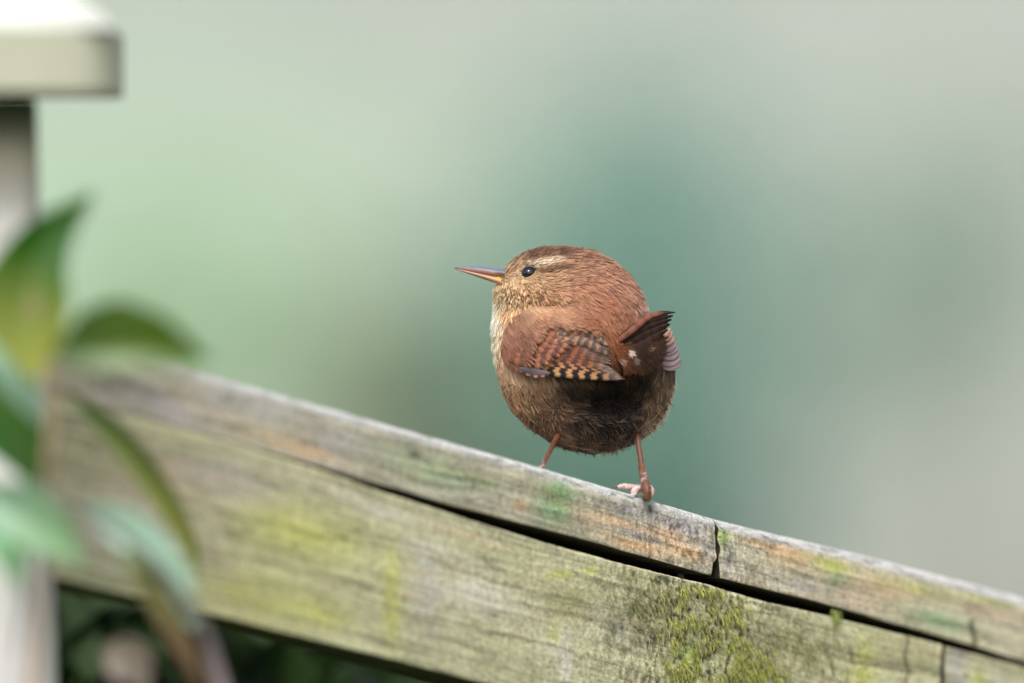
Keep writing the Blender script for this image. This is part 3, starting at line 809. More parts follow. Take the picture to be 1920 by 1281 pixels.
def barbs(n, seed, keep=None):
    rg = np.random.default_rng(seed)
    u = rg.uniform(-1, 1, n); phv = np.arccos(u); thv = rg.uniform(-math.pi, math.pi, n)
    # more of them on the side the photograph shows
    sel = (u > -0.25) | (rg.random(n) < .35)
    phv, thv = phv[sel], thv[sel]
    x, y, d = surf_from(thv, phv)
    eye = np.hypot(x - 992, y - 513) < 15
    beakz = (x < 941) & (np.abs(y - 515) < 11) & (d < 40)
    ok = ~eye & ~beakz
    ok &= ~((u[sel] > 0) & (x > 952) & (x < 1150) & (y > WTOP(x) + 14) & (y < WBOT(x) - 1))
    x, y, d, thv, phv = x[ok], y[ok], d[ok], thv[ok], phv[ok]
    n = len(x)
    back = np.cos(phv) < 0
    fl = flow(x, y)
    blw = sstep(715, 770, y)
    ang = rg.normal(size=n) * (.16 + .16 * blw) + (fbm(x / 22, y / 22, d / 22, seed, 3) - .5) * (1.1 + 1.5 * blw)
    ci = cells(x, y)
    rx_, ry_ = x - FC[ci, 0], y - FC[ci, 1]
    al_ = rx_ * fl[:, 0] + ry_ * fl[:, 1]; ac_ = -rx_ * fl[:, 1] + ry_ * fl[:, 0]
    ang = ang * .6 + ac_ * .055 + (FR[ci, 0] - .5) * (.35 + .7 * blw)
    cellb = (.84 + .32 * FR[ci, 1]) * (.80 + .34 * sstep(-7, 6, al_))
    cellb = 1 + (cellb - 1) * (1 + .7 * blw)
    ca, sa = np.cos(ang), np.sin(ang)
    fl = np.stack([fl[:, 0] * ca - fl[:, 1] * sa, fl[:, 0] * sa + fl[:, 1] * ca], 1)
    head = sstep(1090, 1020, x + .4 * (y - 500)) * sstep(585, 550, y)
    eyen = sstep(34, 16, np.hypot(x - 992, y - 513))
    L = (20 + 9 * rg.random(n)) * (1 - .40 * head) * (1 - .45 * eyen)
    belly = sstep(700, 760, y)
    L = L * (1 + .15 * belly)
    th0 = np.arctan2(y - CY, x - CX)
    nx = np.sin(phv) * np.cos(th0); ny = np.sin(phv) * np.sin(th0); nd = -np.cos(phv)
    T = np.array([0, .33, .66, 1.0])
    pts = np.zeros((n, 4, 3))
    # 3-D tangent step: move in the flow direction, projected on to the surface
    fx = np.stack([fl[:, 0], fl[:, 1], np.zeros(n)], 1)
    N = np.stack([nx, ny, nd], 1); N /= np.linalg.norm(N, axis=1, keepdims=True)
    tan = fx - N * (fx * N).sum(1, keepdims=True)
    tl = np.linalg.norm(tan, axis=1, keepdims=True)
    tan = np.where(tl > .15, tan / np.maximum(tl, .15), tan / .15)
    lift = (rg.uniform(.03, .11, n) + .14 * FR[ci, 2] ** 2 + .14 * (rg.random(n) < .06) + .09 * belly * rg.random(n))[:, None]
    p0 = np.stack([x, y, d], 1)
    rest = 1.0 + 2.5 * rg.random((n, 1))
    for i, t in enumerate(T):
        st = L[:, None] * t
        curve = (st ** 2) / (2 * 165.0)
        pts[:, i] = p0 + tan * st - N * (curve * .9) + N * (rest + lift * st * (1.2 - .5 * t))
    side = np.cross(tan, N); side /= np.linalg.norm(side, axis=1, keepdims=True) + 1e-9
    wd = (.9 + .7 * rg.random(n)) * (1 - .25 * head)
    prof = np.array([.8, 1.0, .8, .12])
    tilt = rg.normal(size=(n, 1)) * .35
    sd = side + N * tilt
    lft = pts - sd[:, None] * (wd[:, None] * prof)[..., None]
    rgt = pts + sd[:, None] * (wd[:, None] * prof)[..., None]
    V = np.stack([lft, rgt], 2)                     # n,4,2,3
    W = BP(V[..., 0], V[..., 1], V[..., 2])
    # colours
    c = plum(x + rg.normal(size=n) * 4, y + rg.normal(size=n) * 4) * GAIN
    def blend(mask, col):
        m = np.clip(mask, 0, 1)[:, None]
        return c * (1 - m) + lin(col) * GAIN * m
    vis = ~back
    # supercilium, eye stripe, crown and cheek marks
    ax, ay = x - 988, y - 501
    bandu = (ax * .985 - ay * .17); bandv = ax * .17 + ay * .985
    c = blend(vis * sstep(-4, 4, bandu) * sstep(66, 50, bandu) * sstep(8, 4, np.abs(bandv + .02 * bandu)) * .95, (226, 204, 172))
    c = blend(vis * sstep(1000, 1008, x) * sstep(1072, 1045, x) * sstep(7, 3, np.abs(y - 512 + (x - 1000) * .10)) * .75, (92, 66, 46))
    c = blend(vis * sstep(970, 985, x) * sstep(1075, 1050, x) * sstep(9, 4, np.abs(y - 482 + (x - 975) * .05)) * .6, (98, 66, 48))
    r = np.hypot((x - 992) / 1.1, y - 513)
    c = blend(vis * sstep(18, 14, r) * (y > 514) * .5, (226, 204, 160))
    cheek = sstep(30, 10, np.abs(y - 552) ) * sstep(60, 30, np.abs(x - 985))
    streak = sstep(.52, .62, noise(x * fl[:, 1] / 4.2 - y * fl[:, 0] / 4.2, (x * fl[:, 0] + y * fl[:, 1]) / 15, 0, 4))
    c = blend(vis * cheek * streak * .75, (90, 62, 42))
    hd_str = head * streak * (1 - cheek)
    c = blend(vis * hd_str * .35, (96, 66, 48))
    # crescent marks on the flanks and lower back
    bar = sstep(.55, .68, noise((x * fl[:, 0] + y * fl[:, 1]) / 8.0 + 3 * fbm(x / 30, y / 30, 0, 9), (x * fl[:, 1] - y * fl[:, 0]) / 20, 0, 6))
    c = blend(belly * bar * .45, (66, 48, 38))
    sp = sstep(.74, .80, fbm(x / 9, y / 7, 0, 41, 2))
    c = blend(sp * belly * .5 * sstep(60, 110, np.hypot(x - 1135, (y - 765) * 1.1)), (186, 156, 126))
    clump = (.80 + .42 * fbm(x / 9, y / 9, d / 9, 55, 3)) * (1 + belly * 1.7 * (fbm(x / 11, y / 9, d / 9, 57, 3) - .48))
    c = c * (1 - .35 * np.exp(-((x - 1140) / 80) ** 2 - ((y - 770) / 58) ** 2))[:, None]  # vent darkened in the colour: dark plumage plus painted shade
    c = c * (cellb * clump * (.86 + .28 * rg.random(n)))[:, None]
    c = c ** .94
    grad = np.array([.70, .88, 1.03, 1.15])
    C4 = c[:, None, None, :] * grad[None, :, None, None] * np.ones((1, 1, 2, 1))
    # loose pale down at the lower right and the breast edge
    mbx = MB()
    base = (np.arange(n) * 8)[:, None, None]
    q = np.array([[0, 1, 3, 2], [2, 3, 5, 4], [4, 5, 7, 6]])[None]
    F = (base + q).reshape(-1, 4)
    mbx.add(W.reshape(-1, 3), F, C4.reshape(-1, 3))
    return mbx

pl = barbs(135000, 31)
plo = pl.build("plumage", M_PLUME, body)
plo["kind"] = "stuff"

# wispy pale down along the belly edge
rg = np.random.default_rng(12)
mb = MB()
for (xa, ya, xb, yb, n, dx, dy, Lm, col) in ((1130, 848, 1180, 838, 60, .15, 1, 13, (214, 196, 178)), (1205, 800, 1250, 765, 120, .15, 1, 18, (224, 204, 186)), (1250, 765, 1268, 700, 70, .35, .9, 12, (200, 172, 148)),
                                             (1180, 830, 1205, 808, 40, .1, 1, 14, (190, 165, 145)), (930, 530, 930, 640, 170, .02, 1, 13, (246, 240, 232)), (1195, 545, 1235, 610, 60, .55, .9, 9, (196, 160, 138)), (1030, 832, 1120, 850, 90, .5, .8, 12, (120, 96, 78)),
                                             (935, 700, 975, 785, 70, .3, 1, 12, (206, 176, 148))):
    for i in range(n):
        t = rg.random(); x = xa + (xb - xa) * t + rg.normal() * 2.5; y = ya + (yb - ya) * t + rg.normal() * 2.5
        th_ = math.atan2(y - CY, x - CX); R_ = float(Rth(th_)) ; s_ = math.hypot(x - CX, y - CY)
        f = min(1, (R_ + 1) / s_); x = CX + (x - CX) * f; y = CY + (y - CY) * f
        d = rg.uniform(-26, 14)
        L = Lm * rg.uniform(.5, 1.25)
        a = math.atan2(dy, dx) + rg.normal() * .3
        ts = np.linspace(0, 1, 4)
        qx = x + math.cos(a) * L * ts; qy = y + math.sin(a) * L * ts + 0
        w_ = .75 * np.array([.8, 1, .6, .1])
        nx_, ny_ = -math.sin(a), math.cos(a)
        g2 = np.stack([BP(qx - nx_ * w_, qy - ny_ * w_, d), BP(qx + nx_ * w_, qy + ny_ * w_, d - 1)], 1)
        mb.grid(g2, lin(col) * GAIN * rg.uniform(.8, 1.15))
o = mb.build("down", M_PLUME, body); o["kind"] = "stuff"

# loose, ruffled belly feathers that stand off the body and fray its lower outline
rg = np.random.default_rng(44)
mb = MB()
made = 0
while made < 3600:
    x = rg.uniform(930, 1270); y = rg.uniform(712, 846)
    th_ = math.atan2(y - CY, x - CX); s_ = math.hypot(x - CX, y - CY) / float(Rth(th_))
    if s_ > 1.0: continue
    made += 1
    d = float(front(x, y))
    f_ = flow(np.array([x]), np.array([y]))[0]
    cl = noise(x / 13, y / 13, 0, 5) * 6.28
    a = math.atan2(f_[1], f_[0]) + rg.normal() * .35 + .5 * math.sin(float(cl))
    L = rg.uniform(10, 24); ts = np.linspace(0, 1, 5); cv = rg.normal() * 4
    qx = x + math.cos(a) * L * ts - math.sin(a) * cv * ts ** 2; qy = y + math.sin(a) * L * ts + math.cos(a) * cv * ts ** 2
    dd_ = d - 3 - rg.uniform(1, 7) * ts + (s_ ** 4) * L * .8 * ts
    w_ = rg.uniform(.5, .95) * np.array([.8, 1, .9, .6, .1])
    nx_, ny_ = -math.sin(a), math.cos(a)
    g2 = np.stack([BP(qx - nx_ * w_, qy - ny_ * w_, dd_), BP(qx + nx_ * w_, qy + ny_ * w_, dd_ - 1)], 1)
    dark = math.exp(-((x - 1140) / 75) ** 2 - ((y - 755) / 55) ** 2)
    base = plum(x, y)[0] * GAIN
    k_ = rg.random()
    if k_ < .30 - .16 * dark: c_ = base * 1.35 + np.array((.045, .034, .026)) * (1 - .55 * dark)
    elif k_ < .62: c_ = base * .35
    else: c_ = base * 1.0
    mb.grid(g2, c_ * (np.array([.6, .8, 1, 1.1, 1.2]))[:, None, None])
for (lx, ly, ld, ax_, n_) in ((1044, 820, -2, -.45, 90), (1195, 800, -44, .12, 90)):       # the feathered thighs
    for i in range(n_):
        x = lx + rg.normal() * 5; y = ly + rg.normal() * 5
        L = rg.uniform(8, 17); ts = np.linspace(0, 1, 5); a = math.pi / 2 - ax_ + rg.normal() * .25 - (x - lx) * .04 * -1
        qx = x + math.cos(a) * L * ts - (x - lx) * .5 * ts; qy = y + math.sin(a) * L * ts
        w_ = .8 * np.array([.8, 1, .9, .6, .1]); dd_ = ld - rg.uniform(4, 10) + 2 * ts
        g2 = np.stack([BP(qx - w_, qy, dd_), BP(qx + w_, qy, dd_ - 1)], 1)
        mb.grid(g2, lin((112, 86, 66)) * GAIN * rg.uniform(.5, 1.3) * (np.array([.6, .8, 1, 1.1, 1.2]))[:, None, None])
o = mb.build("belly_feathers", M_PLUME, body); o["kind"] = "stuff"

# ---- feathers
def ribbon(mb, path, width, colf, na=40, nw=7, camber=2.0, lean=0.0, off=0.0, surf=None, seed=0, taper=None):
    """path rows (px, py, depth px) or (px, py) laid on surf(x, y); width: list of half widths; colf(t, s) -> colour"""
    q = smooth_path(np.array(path, float), na)
    t = np.linspace(0, 1, na)
    w = np.interp(t, np.linspace(0, 1, len(width)), width)
    tg = np.gradient(q[:, :2], axis=0); tg /= np.linalg.norm(tg, axis=1, keepdims=True) + 1e-9
    nr = np.stack([-tg[:, 1], tg[:, 0]], 1)
    s = np.linspace(-1, 1, nw)
    px = q[:, None, 0] + nr[:, None, 0] * w[:, None] * s; py = q[:, None, 1] + nr[:, None, 1] * w[:, None] * s
    d = surf(px, py) if surf is not None else q[:, None, 2] + 0 * px
    d = d - camber * (1 - s[None] ** 2) - lean * s[None] - off
    S, T_ = np.meshgrid(s, t)
    c = colf(T_, S, px, py) if getattr(colf, 'pos', False) else colf(T_, S)
    p3 = BP(px, py, d)
    mb.grid(p3, c)
    mb.grid(BP(px, py, d + .8), c * .7)

def wingsurf(x, y):
    """smooth shell of the folded wing: over the body and pushed out, most at the lower edge"""
    b = np.minimum(front(x, y, .06), -25)
    yy = sstep(590, 700, y)
    sh = -142 + ((x - 1075) / 150.0) ** 2 * 70 + ((y - 650) / 150.) ** 2 * 26
    sh = sh - 6 * yy + 75 * sstep(1012, 945, x) + 60 * sstep(630, 585, y)
    return np.minimum(b - 5, sh) - 2

RUF, BUFF, BLK, GRY, BRN = lin((164, 92, 66)), lin((226, 168, 112)), lin((46, 34, 34)), lin((132, 112, 104)), lin((138, 92, 70))
def barcol(rows_phase, light, dark, period, sharp=.25, tipgrey=0.0, edge=0.0, darkedge=0.35, rnd=0, duty=0.0):
    def f(T_, S):
        ph_ = T_ * period + rows_phase + .10 * S
        wv = .5 + .5 * np.sin(ph_ * 2 * math.pi)
        m = sstep(.5 - sharp + duty, .5 + sharp + duty, wv + .22 * (noise(T_ * 60, S * 2.5, rnd, 8) - .5))[..., None]
        ed = np.clip(np.abs(S[..., None]), 0, 1) ** 3 * darkedge
        c = np.asarray(light) * m + np.asarray(dark) * (1 - m)
        g_ = (sstep(.62, .95, T_) * tipgrey)[..., None]
        c = c * (1 - g_) + (np.asarray(GRY) * (.85 + .25 * m)) * g_
        e_ = (edge * sstep(.3, .9, S))[..., None]
        c = c * (1 - ed)
        c = c * (1 - e_ * m) + BUFF * 1.1 * e_ * m
        return np.clip(c * (.86 + .28 * noise(T_ * 90, S * 4, rnd, 3))[..., None] * GAIN, 0, 1)
    return f

def sub_label(o, l=None):
    if l: o["label"] = l
    return o

wing = MB()
# shell below the feathers so nothing shows between them
Uq, Vq = np.meshgrid(np.linspace(0, 1, 30), np.linspace(0, 1, 16), indexing='ij')
topw = line((942, 640), (960, 612), (1000, 590), (1060, 592), (1105, 604), (1135, 635), (1142, 660), (1165, 704))
botw = line((942, 668), (965, 690), (990, 704), (1030, 703), (1090, 703), (1140, 706), (1165, 709))
xw = 944 + (1162 - 944) * Uq
yw = topw(xw) * (1 - Vq) + botw(xw) * Vq
wing.grid(BP(xw, yw, wingsurf(xw, yw) + 3), lin((96, 58, 44)) * GAIN)
wing_o = wing.build("wing", M_FEATHER, body)

def feather_obj(name, parent, **kw):
    m = MB(); ribbon(m, **kw); return m.build(name, M_FEATHER, parent)

def wingbars(lowness, contrast, rnd, greyon=True):
    def f(T_, S, px, py):
        wav = fbm(px / 14, py / 7, rnd * .37, 88, 2) - .5
        ph_ = (px + .35 * (py - 705) + 7 * np.sin((py - 640) / 17.0) + 3.5 * wav) / (23.0 - 4 * (1 - lowness)) + .03 * ((rnd * 7) % 3)
        wv = .5 + .5 * np.sin(ph_ * 2 * math.pi)
        m = sstep(.30, .85, wv)[..., None]
        lo = np.clip(lowness, 0, 1)
        lt = lin((200, 148, 104)) * lo + lin((160, 102, 78)) * (1 - lo)
        dk = lin((40, 32, 36)) * lo + lin((104, 70, 62)) * (1 - lo)
        dk = dk * contrast + lt * (1 - contrast)
        c = lt * m + dk * (1 - m)
        g_ = (sstep(1078, 1122, px - (py - 650) * .75 + 5 * wav) * (.95 if greyon else 0))[..., None]
        grey = lin((150, 126, 120)) * (.86 + .2 * m)
        c = c * (1 - g_) + grey * g_
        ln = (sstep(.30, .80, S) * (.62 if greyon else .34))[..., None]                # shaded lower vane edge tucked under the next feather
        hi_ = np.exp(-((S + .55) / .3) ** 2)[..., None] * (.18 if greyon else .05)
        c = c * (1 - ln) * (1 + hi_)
        fine = .80 + .4 * noise(px / 1.2, py / 5, rnd, 6)[..., None]
        return np.clip(c * fine * GAIN, 0, 1)
    f.pos = True
    return f
# primaries and secondaries: from the bend of the wing to their tips, lowest first, each laid over the one below
NF = 15
for i in range(NF):
    f = i / (NF - 1)                       # 0 lowest (outer primary), 1 uppermost
    bx0, by0 = 978 + 40 * f, 694 - 66 * f
    if i < 7:
        tx, ty = 1172 - 4.6 * i, 711 - 3.6 * i
    else:
        tx, ty = 1146 - .9 * (i - 7), 683 - 5.2 * (i - 7)
    mx = bx0 * .55 + tx * .45; my = 704.5 - 4.6 * i - (8 * f)
    q3x = bx0 * .18 + tx * .82; q3y = ty - 1.5 - 5 * f - (2.5 if i > 6 else 0)
    wd = 5.2 + 3.2 * f
    feather_obj("flight_feather", wing_o, path=[(bx0, by0), (mx, my), (q3x, q3y), (tx, ty)], width=[wd * .7, wd, wd, wd * .85, wd * .15],
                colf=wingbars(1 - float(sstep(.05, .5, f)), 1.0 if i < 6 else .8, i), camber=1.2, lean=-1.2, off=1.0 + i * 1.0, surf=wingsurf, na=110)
# greater and median coverts, two overlapping rows of rounded feathers
for row, (ox, oy, cnt, L0) in enumerate(((0, 0, 10, 44), (-10, -8, 9, 32))):
    for i in range(cnt):
        f = i / (cnt - 1)
        bx0, by0 = 966 + ox + 78 * f, 683 + oy - 68 * f
        L = L0 + 16 * f
        a = math.radians(20 - 4 * f)
        tx, ty = bx0 + L * math.cos(a), by0 + L * math.sin(a)
        feather_obj("covert_feather", wing_o, path=[(bx0, by0), ((bx0 + tx) / 2, (by0 + ty) / 2 - 2), (tx, ty)], width=[5, 6.5, 7.5, 7, 2.5],
                    colf=wingbars(.05, .95 - .25 * row, 30 + i * 3 + row, False), camber=1.0, lean=-.8, off=14 + row * 1.5 + i * .4, surf=wingsurf, na=50)
def tertc(i):
    def f(T_, S, px, py):
        n_ = fbm(px / 9 + i * 5, py / 6, 0, 91 + i, 3)
        ph_ = (px + .5 * (py - 640) + 16 * (n_ - .5)) / 17.0 + .3 * i
        m = sstep(.3, .75, .5 + .5 * np.sin(ph_ * 2 * math.pi))[..., None]
        c = lin((182, 132, 106)) * m + lin((98, 88, 88)) * (1 - m)
        c = c * (1 - .5 * sstep(.4, 1, np.abs(S))[..., None]) * (.8 + .4 * noise(px / 1.3, py / 4, i, 3))[..., None]
        return c * GAIN
    f.pos = True
    return f
# tertials, greyish with rufous marks at the upper right
for i, (bx0, by0, mx, my, tx, ty, wd) in enumerate(((1040, 640, 1095, 640, 1142, 668, 11), (1045, 628, 1095, 622, 1142, 650, 12), (1040, 616, 1088, 606, 1134, 634, 11), (1030, 606, 1070, 594, 1116, 616, 10))):
    feather_obj("tertial_feather", wing_o, path=[(bx0, by0), (mx, my), (tx, ty)], width=[5, wd * .8, wd * .9, wd * .8, 2],
                colf=tertc(i), camber=2.6, lean=-1.5, off=16 + i * 1.4, surf=wingsurf, na=60)
# alula with its orange dots
def alc(T_, S):
    c = np.broadcast_to(lin((92, 82, 88)) * GAIN, T_.shape + (3,)).copy()
    m = (sstep(.35, .7, S) * sstep(.3, .75, .5 + .5 * np.sin(T_ * 2 * math.pi * 4.5)))[..., None]
    c = c * (1 - .35 * sstep(.2, .9, S)[..., None]) * (1 - m) + lin((216, 150, 110)) * GAIN * m
    return c
feather_obj("alula_feather", wing_o, path=[(972, 692), (995, 698), (1015, 701), (1032, 699)], width=[3, 8, 8.5, 6, 1], colf=alc, camber=2, off=18, surf=wingsurf, na=40)
# small scapular and shoulder feathers (barbs) that cover the top of the wing
def wing_barbs(n, seed, region, Lr, colfn, offs):
    rg = np.random.default_rng(seed)
    x = rg.uniform(940, 1145, n * 3); y = rg.uniform(570, 706, n * 3)
    ok = region(x, y, rg); x, y = x[ok][:n], y[ok][:n]; n = len(x)
    fl = np.stack([.9 - .5 * sstep(1030, 950, x), .45 + .45 * sstep(1030, 950, x)], 1) + rg.normal(size=(n, 2)) * .12
    fl += ((fbm(x / 16, y / 16, 0, seed) - .5) * .9)[:, None] * np.array([-.5, 1])
    fl /= np.linalg.norm(fl, axis=1, keepdims=True)
    L = rg.uniform(*Lr, n); T = np.array([0, .33, .66, 1.0])
    px = x[:, None] + fl[:, :1] * L[:, None] * T; py = y[:, None] + fl[:, 1:] * L[:, None] * T
    d = wingsurf(px, py) - (offs(x, y)[:, None] + 1 + rg.random((n, 1)) * 2.5 + 1.5 * T)
    w_ = (1.0 + .8 * rg.random(n))[:, None] * np.array([.8, 1, .8, .12])
    sx, sy = -fl[:, 1:], fl[:, :1]
    A_ = BP(px - sx * w_, py - sy * w_, d); B_ = BP(px + sx * w_, py + sy * w_, d + rg.normal(size=(n, 1)) * .5)
    V = np.stack([A_, B_], 2)
    c = colfn(x, y, rg)
    C4 = c[:, None, None] * np.array([.65, .9, 1.05, 1.15])[None, :, None, None] * np.ones((1, 1, 2, 1))
    m = MB(); F = ((np.arange(n) * 8)[:, None, None] + np.array([[0, 1, 3, 2], [2, 3, 5, 4], [4, 5, 7, 6]])[None]).reshape(-1, 4)
    m.add(V.reshape(-1, 3), F, C4.reshape(-1, 3))
    return m
def reg(x, y, rg):
    lim = 990 + 22 * (noise(y / 9, 0, 0, 5) - .5) - .45 * (y - 640)           # shoulder to the left of a ragged line
    edge = sstep(14, -14, x - lim)
    up = sstep(20, 2, y - topw(x)) * sstep(1120, 1070, x)
    inside = (y > topw(x) - 16) & (y < botw(x) - 5 + 2 * rg.random(len(x))) & (x > 938 + 8 * rg.random(len(x)))
    return inside & (rg.random(len(x)) < np.maximum(edge, up))
def wcol(x, y, rg):
    a = sstep(600, 670, y)[:, None]
    c = lin((174, 128, 102)) * (1 - a) + lin((152, 104, 84)) * a
    k_ = sstep(.50, .62, fbm(x / 7, y / 5, 0, 71, 3))[:, None]
    c = c * (1 - .45 * k_) + lin((92, 60, 48)) * .45 * k_
    e_ = (sstep(26, 0, y - topw(x)) * sstep(965, 995, x))[:, None]
    c = c * (1 - e_) + plum(x, y - 6) * e_
    return c * GAIN * (.8 + .4 * rg.random((len(x), 1)))
wb = wing_barbs(11000, 61, reg, (11, 20), wcol, lambda x, y: 8 + 12 * sstep(965, 1000, x) + 3 * sstep(1020, 1060, x))
o = wb.build("shoulder_plumage", M_PLUME, wing_o); o["kind"] = "stuff"

# ---- right wing: the folded tips at the right edge
def rw(x, y): return -70 + ((np.asarray(x) - 1240) / 45.) ** 2 * 22
rwing = MB()
Uq, Vq = np.meshgrid(np.linspace(0, 1, 14), np.linspace(0, 1, 14), indexing='ij')
rl = line((618, 1226), (650, 1228), (680, 1228), (694, 1240)); rrt = line((618, 1244), (640, 1262), (670, 1273), (694, 1272))
yq = 618 + 74 * Vq; xq = rl(yq) * (1 - Uq) + rrt(yq) * Uq
rwing.grid(BP(xq, yq, rw(xq, yq) + 3), lin((120, 92, 88)) * GAIN)
rwo = rwing.build("wing", M_FEATHER, body)
def rcol(base, rnd):
    def f(T_, S):
        c = np.asarray(base) * (1 - .45 * sstep(.3, 1, S))[..., None] * (.9 + .25 * noise(T_ * 20, S * 3, rnd, 4))[..., None]
        return np.clip(c * GAIN, 0, 1)
    return f
for i in range(8):
    y0 = 690 - i * 9.0 + 1.8 * math.sin(i * 1.9)
    xl = 1232 - .2 * i; xr_ = 1276 - 1.2 * i - .22 * i * i
    base = lin((152, 130, 134)) if i < 5 else lin((172, 132, 116))
    feather_obj("flight_feather", rwo, path=[(xl, y0 - 7), ((xl + xr_) / 2, y0 - 1), (xr_ - 5, y0 - 6), (xr_, y0 - 13)], width=[2.5, 6.2 + .8 * math.sin(i * 2.3), 6.8 + .7 * math.cos(i * 3.1), 4.6, .8], colf=rcol(base * (.88 + .2 * ((i * 5) % 4) / 4), i), camber=.7, lean=1.5, off=1 + i * 1.0, surf=rw, na=30)
for (x, y, r_, c) in ((1243, 655, 7, (106, 92, 104)), (1237, 636, 5, (118, 100, 106))):
    m = MB(); ribbon(m, [(x - r_, y - 2), (x, y), (x + r_, y + 2)], [1, r_ * .6, 1], lambda T_, S, c=c: np.broadcast_to(lin(c) * GAIN, T_.shape + (3,)), camber=1, off=12, surf=rw, na=12)
    m.build("covert_feather", rwo, ) if False else m.build("covert_feather", M_FEATHER, rwo)

# ---- tail, cocked up to the right, dark underside towards the camera
tail = MB()
def td(x): return -128 + (np.asarray(x, float) - 1150) * .12
Uq, Vq = np.meshgrid(np.linspace(0, 1, 24), np.linspace(0, 1, 10), indexing='ij')
tt_ = line((1140, 640), (1170, 620), (1200, 600), (1225, 592), (1252, 590)); tb_ = line((1140, 668), (1170, 665), (1200, 655), (1230, 640), (1252, 612))
xq = 1140 + 112 * Uq; yq = tt_(xq) * (1 - Vq) + tb_(xq) * Vq
tail.grid(BP(xq, yq, td(xq) + 4), lin((44, 28, 22)) * GAIN)
tail_o = tail.build("tail", M_FEATHER, body)
TF = [  # base, middle, tip, width, colour, offset: lowest first
    ((1158, 668), (1205, 655), (1243, 628), 9, (62, 40, 30), 0), ((1156, 662), (1208, 642), (1252, 618), 9, (50, 31, 25), 2), ((1154, 656), (1206, 628), (1256, 608), 9, (46, 28, 23), 4),
    ((1152, 650), (1204, 617), (1259, 599), 8, (42, 26, 22), 6), ((1150, 645), (1202, 608), (1262, 592), 7, (52, 32, 26), 8)]
for i, (a, b, c, wd, col, off) in enumerate(TF):
    def tc_(T_, S, px, py, col=col, i=i):
        m = sstep(.45, .8, .5 + .5 * np.sin(T_ * 2 * math.pi * 6 + i))[..., None]
        c_ = lin(col) * (1 - .35 * m) * (1 - .2 * sstep(.5, 1, np.abs(S)))[..., None] * (.6 + .9 * fbm(px / 7, py / 5, i, 12, 3))[..., None]
        return c_ * GAIN * (.8 + .4 * noise(T_ * 40, S * 3, i, 5))[..., None]
    tc_.pos = True
    feather_obj("tail_feather", tail_o, path=[(*a, td(a[0])), (*b, td(b[0])), (*c, td(c[0]))], width=[5, wd, wd * 1.05, wd * .9, wd * .2], colf=tc_, camber=1.5, lean=-1.5, off=off, na=40)
def tup(T_, S):
    c_ = lin((116, 66, 48)) * (1 - sstep(.72, .86, T_))[..., None] + lin((22, 16, 15)) * sstep(.72, .86, T_)[..., None]
    m = sstep(.5, .8, .5 + .5 * np.sin(T_ * 2 * math.pi * 7))[..., None]
    return c_ * GAIN * (1 - .3 * m) * (1 - .35 * sstep(.2, 1, S))[..., None]
feather_obj("tail_feather", tail_o, path=[(1146, 646, -126), (1185, 618, -124), (1212, 597, -120), (1236, 588, -117), (1266, 586, -114)], width=[6, 7, 6.5, 5, 4.5, 1.2], colf=tup, camber=2.5, lean=2, off=10, na=50)
# undertail coverts
rg = np.random.default_rng(3)
def ut(x, y): return np.minimum(front(x, y, .05) - 4, -140 + 26 * sstep(1195, 1235, x) + ((np.asarray(y) - 660) / 40.) ** 2 * 6)
m = MB()
nb = 4200
x = rg.uniform(1146, 1238, nb); y = rg.uniform(628, 696, nb)
lo = line((1143, 690), (1165, 700), (1200, 702), (1225, 692), (1238, 672)); hi = line((1143, 640), (1160, 648), (1190, 646), (1215, 644), (1238, 640))
ok = (y < lo(x) - 13) & (y > hi(x)) & (x > 1149 + (y - 655) * .55); x, y = x[ok], y[ok]; nb = len(x)
ang = np.arctan2(y - 640, x - 1150) * .35 + .55 * sstep(650, 700, y) + .15 + rg.normal(size=nb) * .25 - .75 * sstep(1175, 1225, x) * sstep(690, 650, y)
L = rg.uniform(12, 22, nb); T = np.array([0, .33, .66, 1.])
px = x[:, None] + np.cos(ang)[:, None] * L[:, None] * T; py = y[:, None] + np.sin(ang)[:, None] * L[:, None] * T
d = ut(px, py) - rg.random((nb, 1)) * 3 - T * 2
w_ = (1 + .8 * rg.random(nb))[:, None] * np.array([.8, 1, .8, .12])
V = np.stack([BP(px + np.sin(ang)[:, None] * w_, py - np.cos(ang)[:, None] * w_, d), BP(px - np.sin(ang)[:, None] * w_, py + np.cos(ang)[:, None] * w_, d)], 2)
a_ = sstep(1150, 1190, x)[:, None]
c = lin((112, 66, 38)) * (1 - a_) + lin((58, 40, 30)) * a_
b_ = (sstep(672, 690, y) * sstep(1230, 1190, x))[:, None]; c = c * (1 - b_ * .6) + lin((84, 50, 28)) * b_ * .6
for (sx, sy, r_, cc_) in ((1183, 662, 6, (196, 180, 174)), (1169, 679, 5.5, (150, 120, 104)), (1193, 676, 5.5, (118, 98, 90)), (1222, 655, 4, (120, 90, 66)), (1208, 634, 4, (140, 110, 86))):
    mm = sstep(r_ + 1.5, r_ - 1.5, np.hypot(x + np.cos(ang) * L * .6 - sx, y + np.sin(ang) * L * .6 - sy))[:, None]
    c = c * (1 - mm) + lin(cc_) * mm
c = c * GAIN * (.7 + .5 * rg.random((nb, 1)))
C4 = c[:, None, None] * np.array([.6, .9, 1.05, 1.1])[None, :, None, None] * np.ones((1, 1, 2, 1))
F = ((np.arange(nb) * 8)[:, None, None] + np.array([[0, 1, 3, 2], [2, 3, 5, 4], [4, 5, 7, 6]])[None]).reshape(-1, 4)
m.add(V.reshape(-1, 3), F, C4.reshape(-1, 3))
o = m.build("undertail_covert", M_PLUME, tail_o); o["kind"] = "stuff"

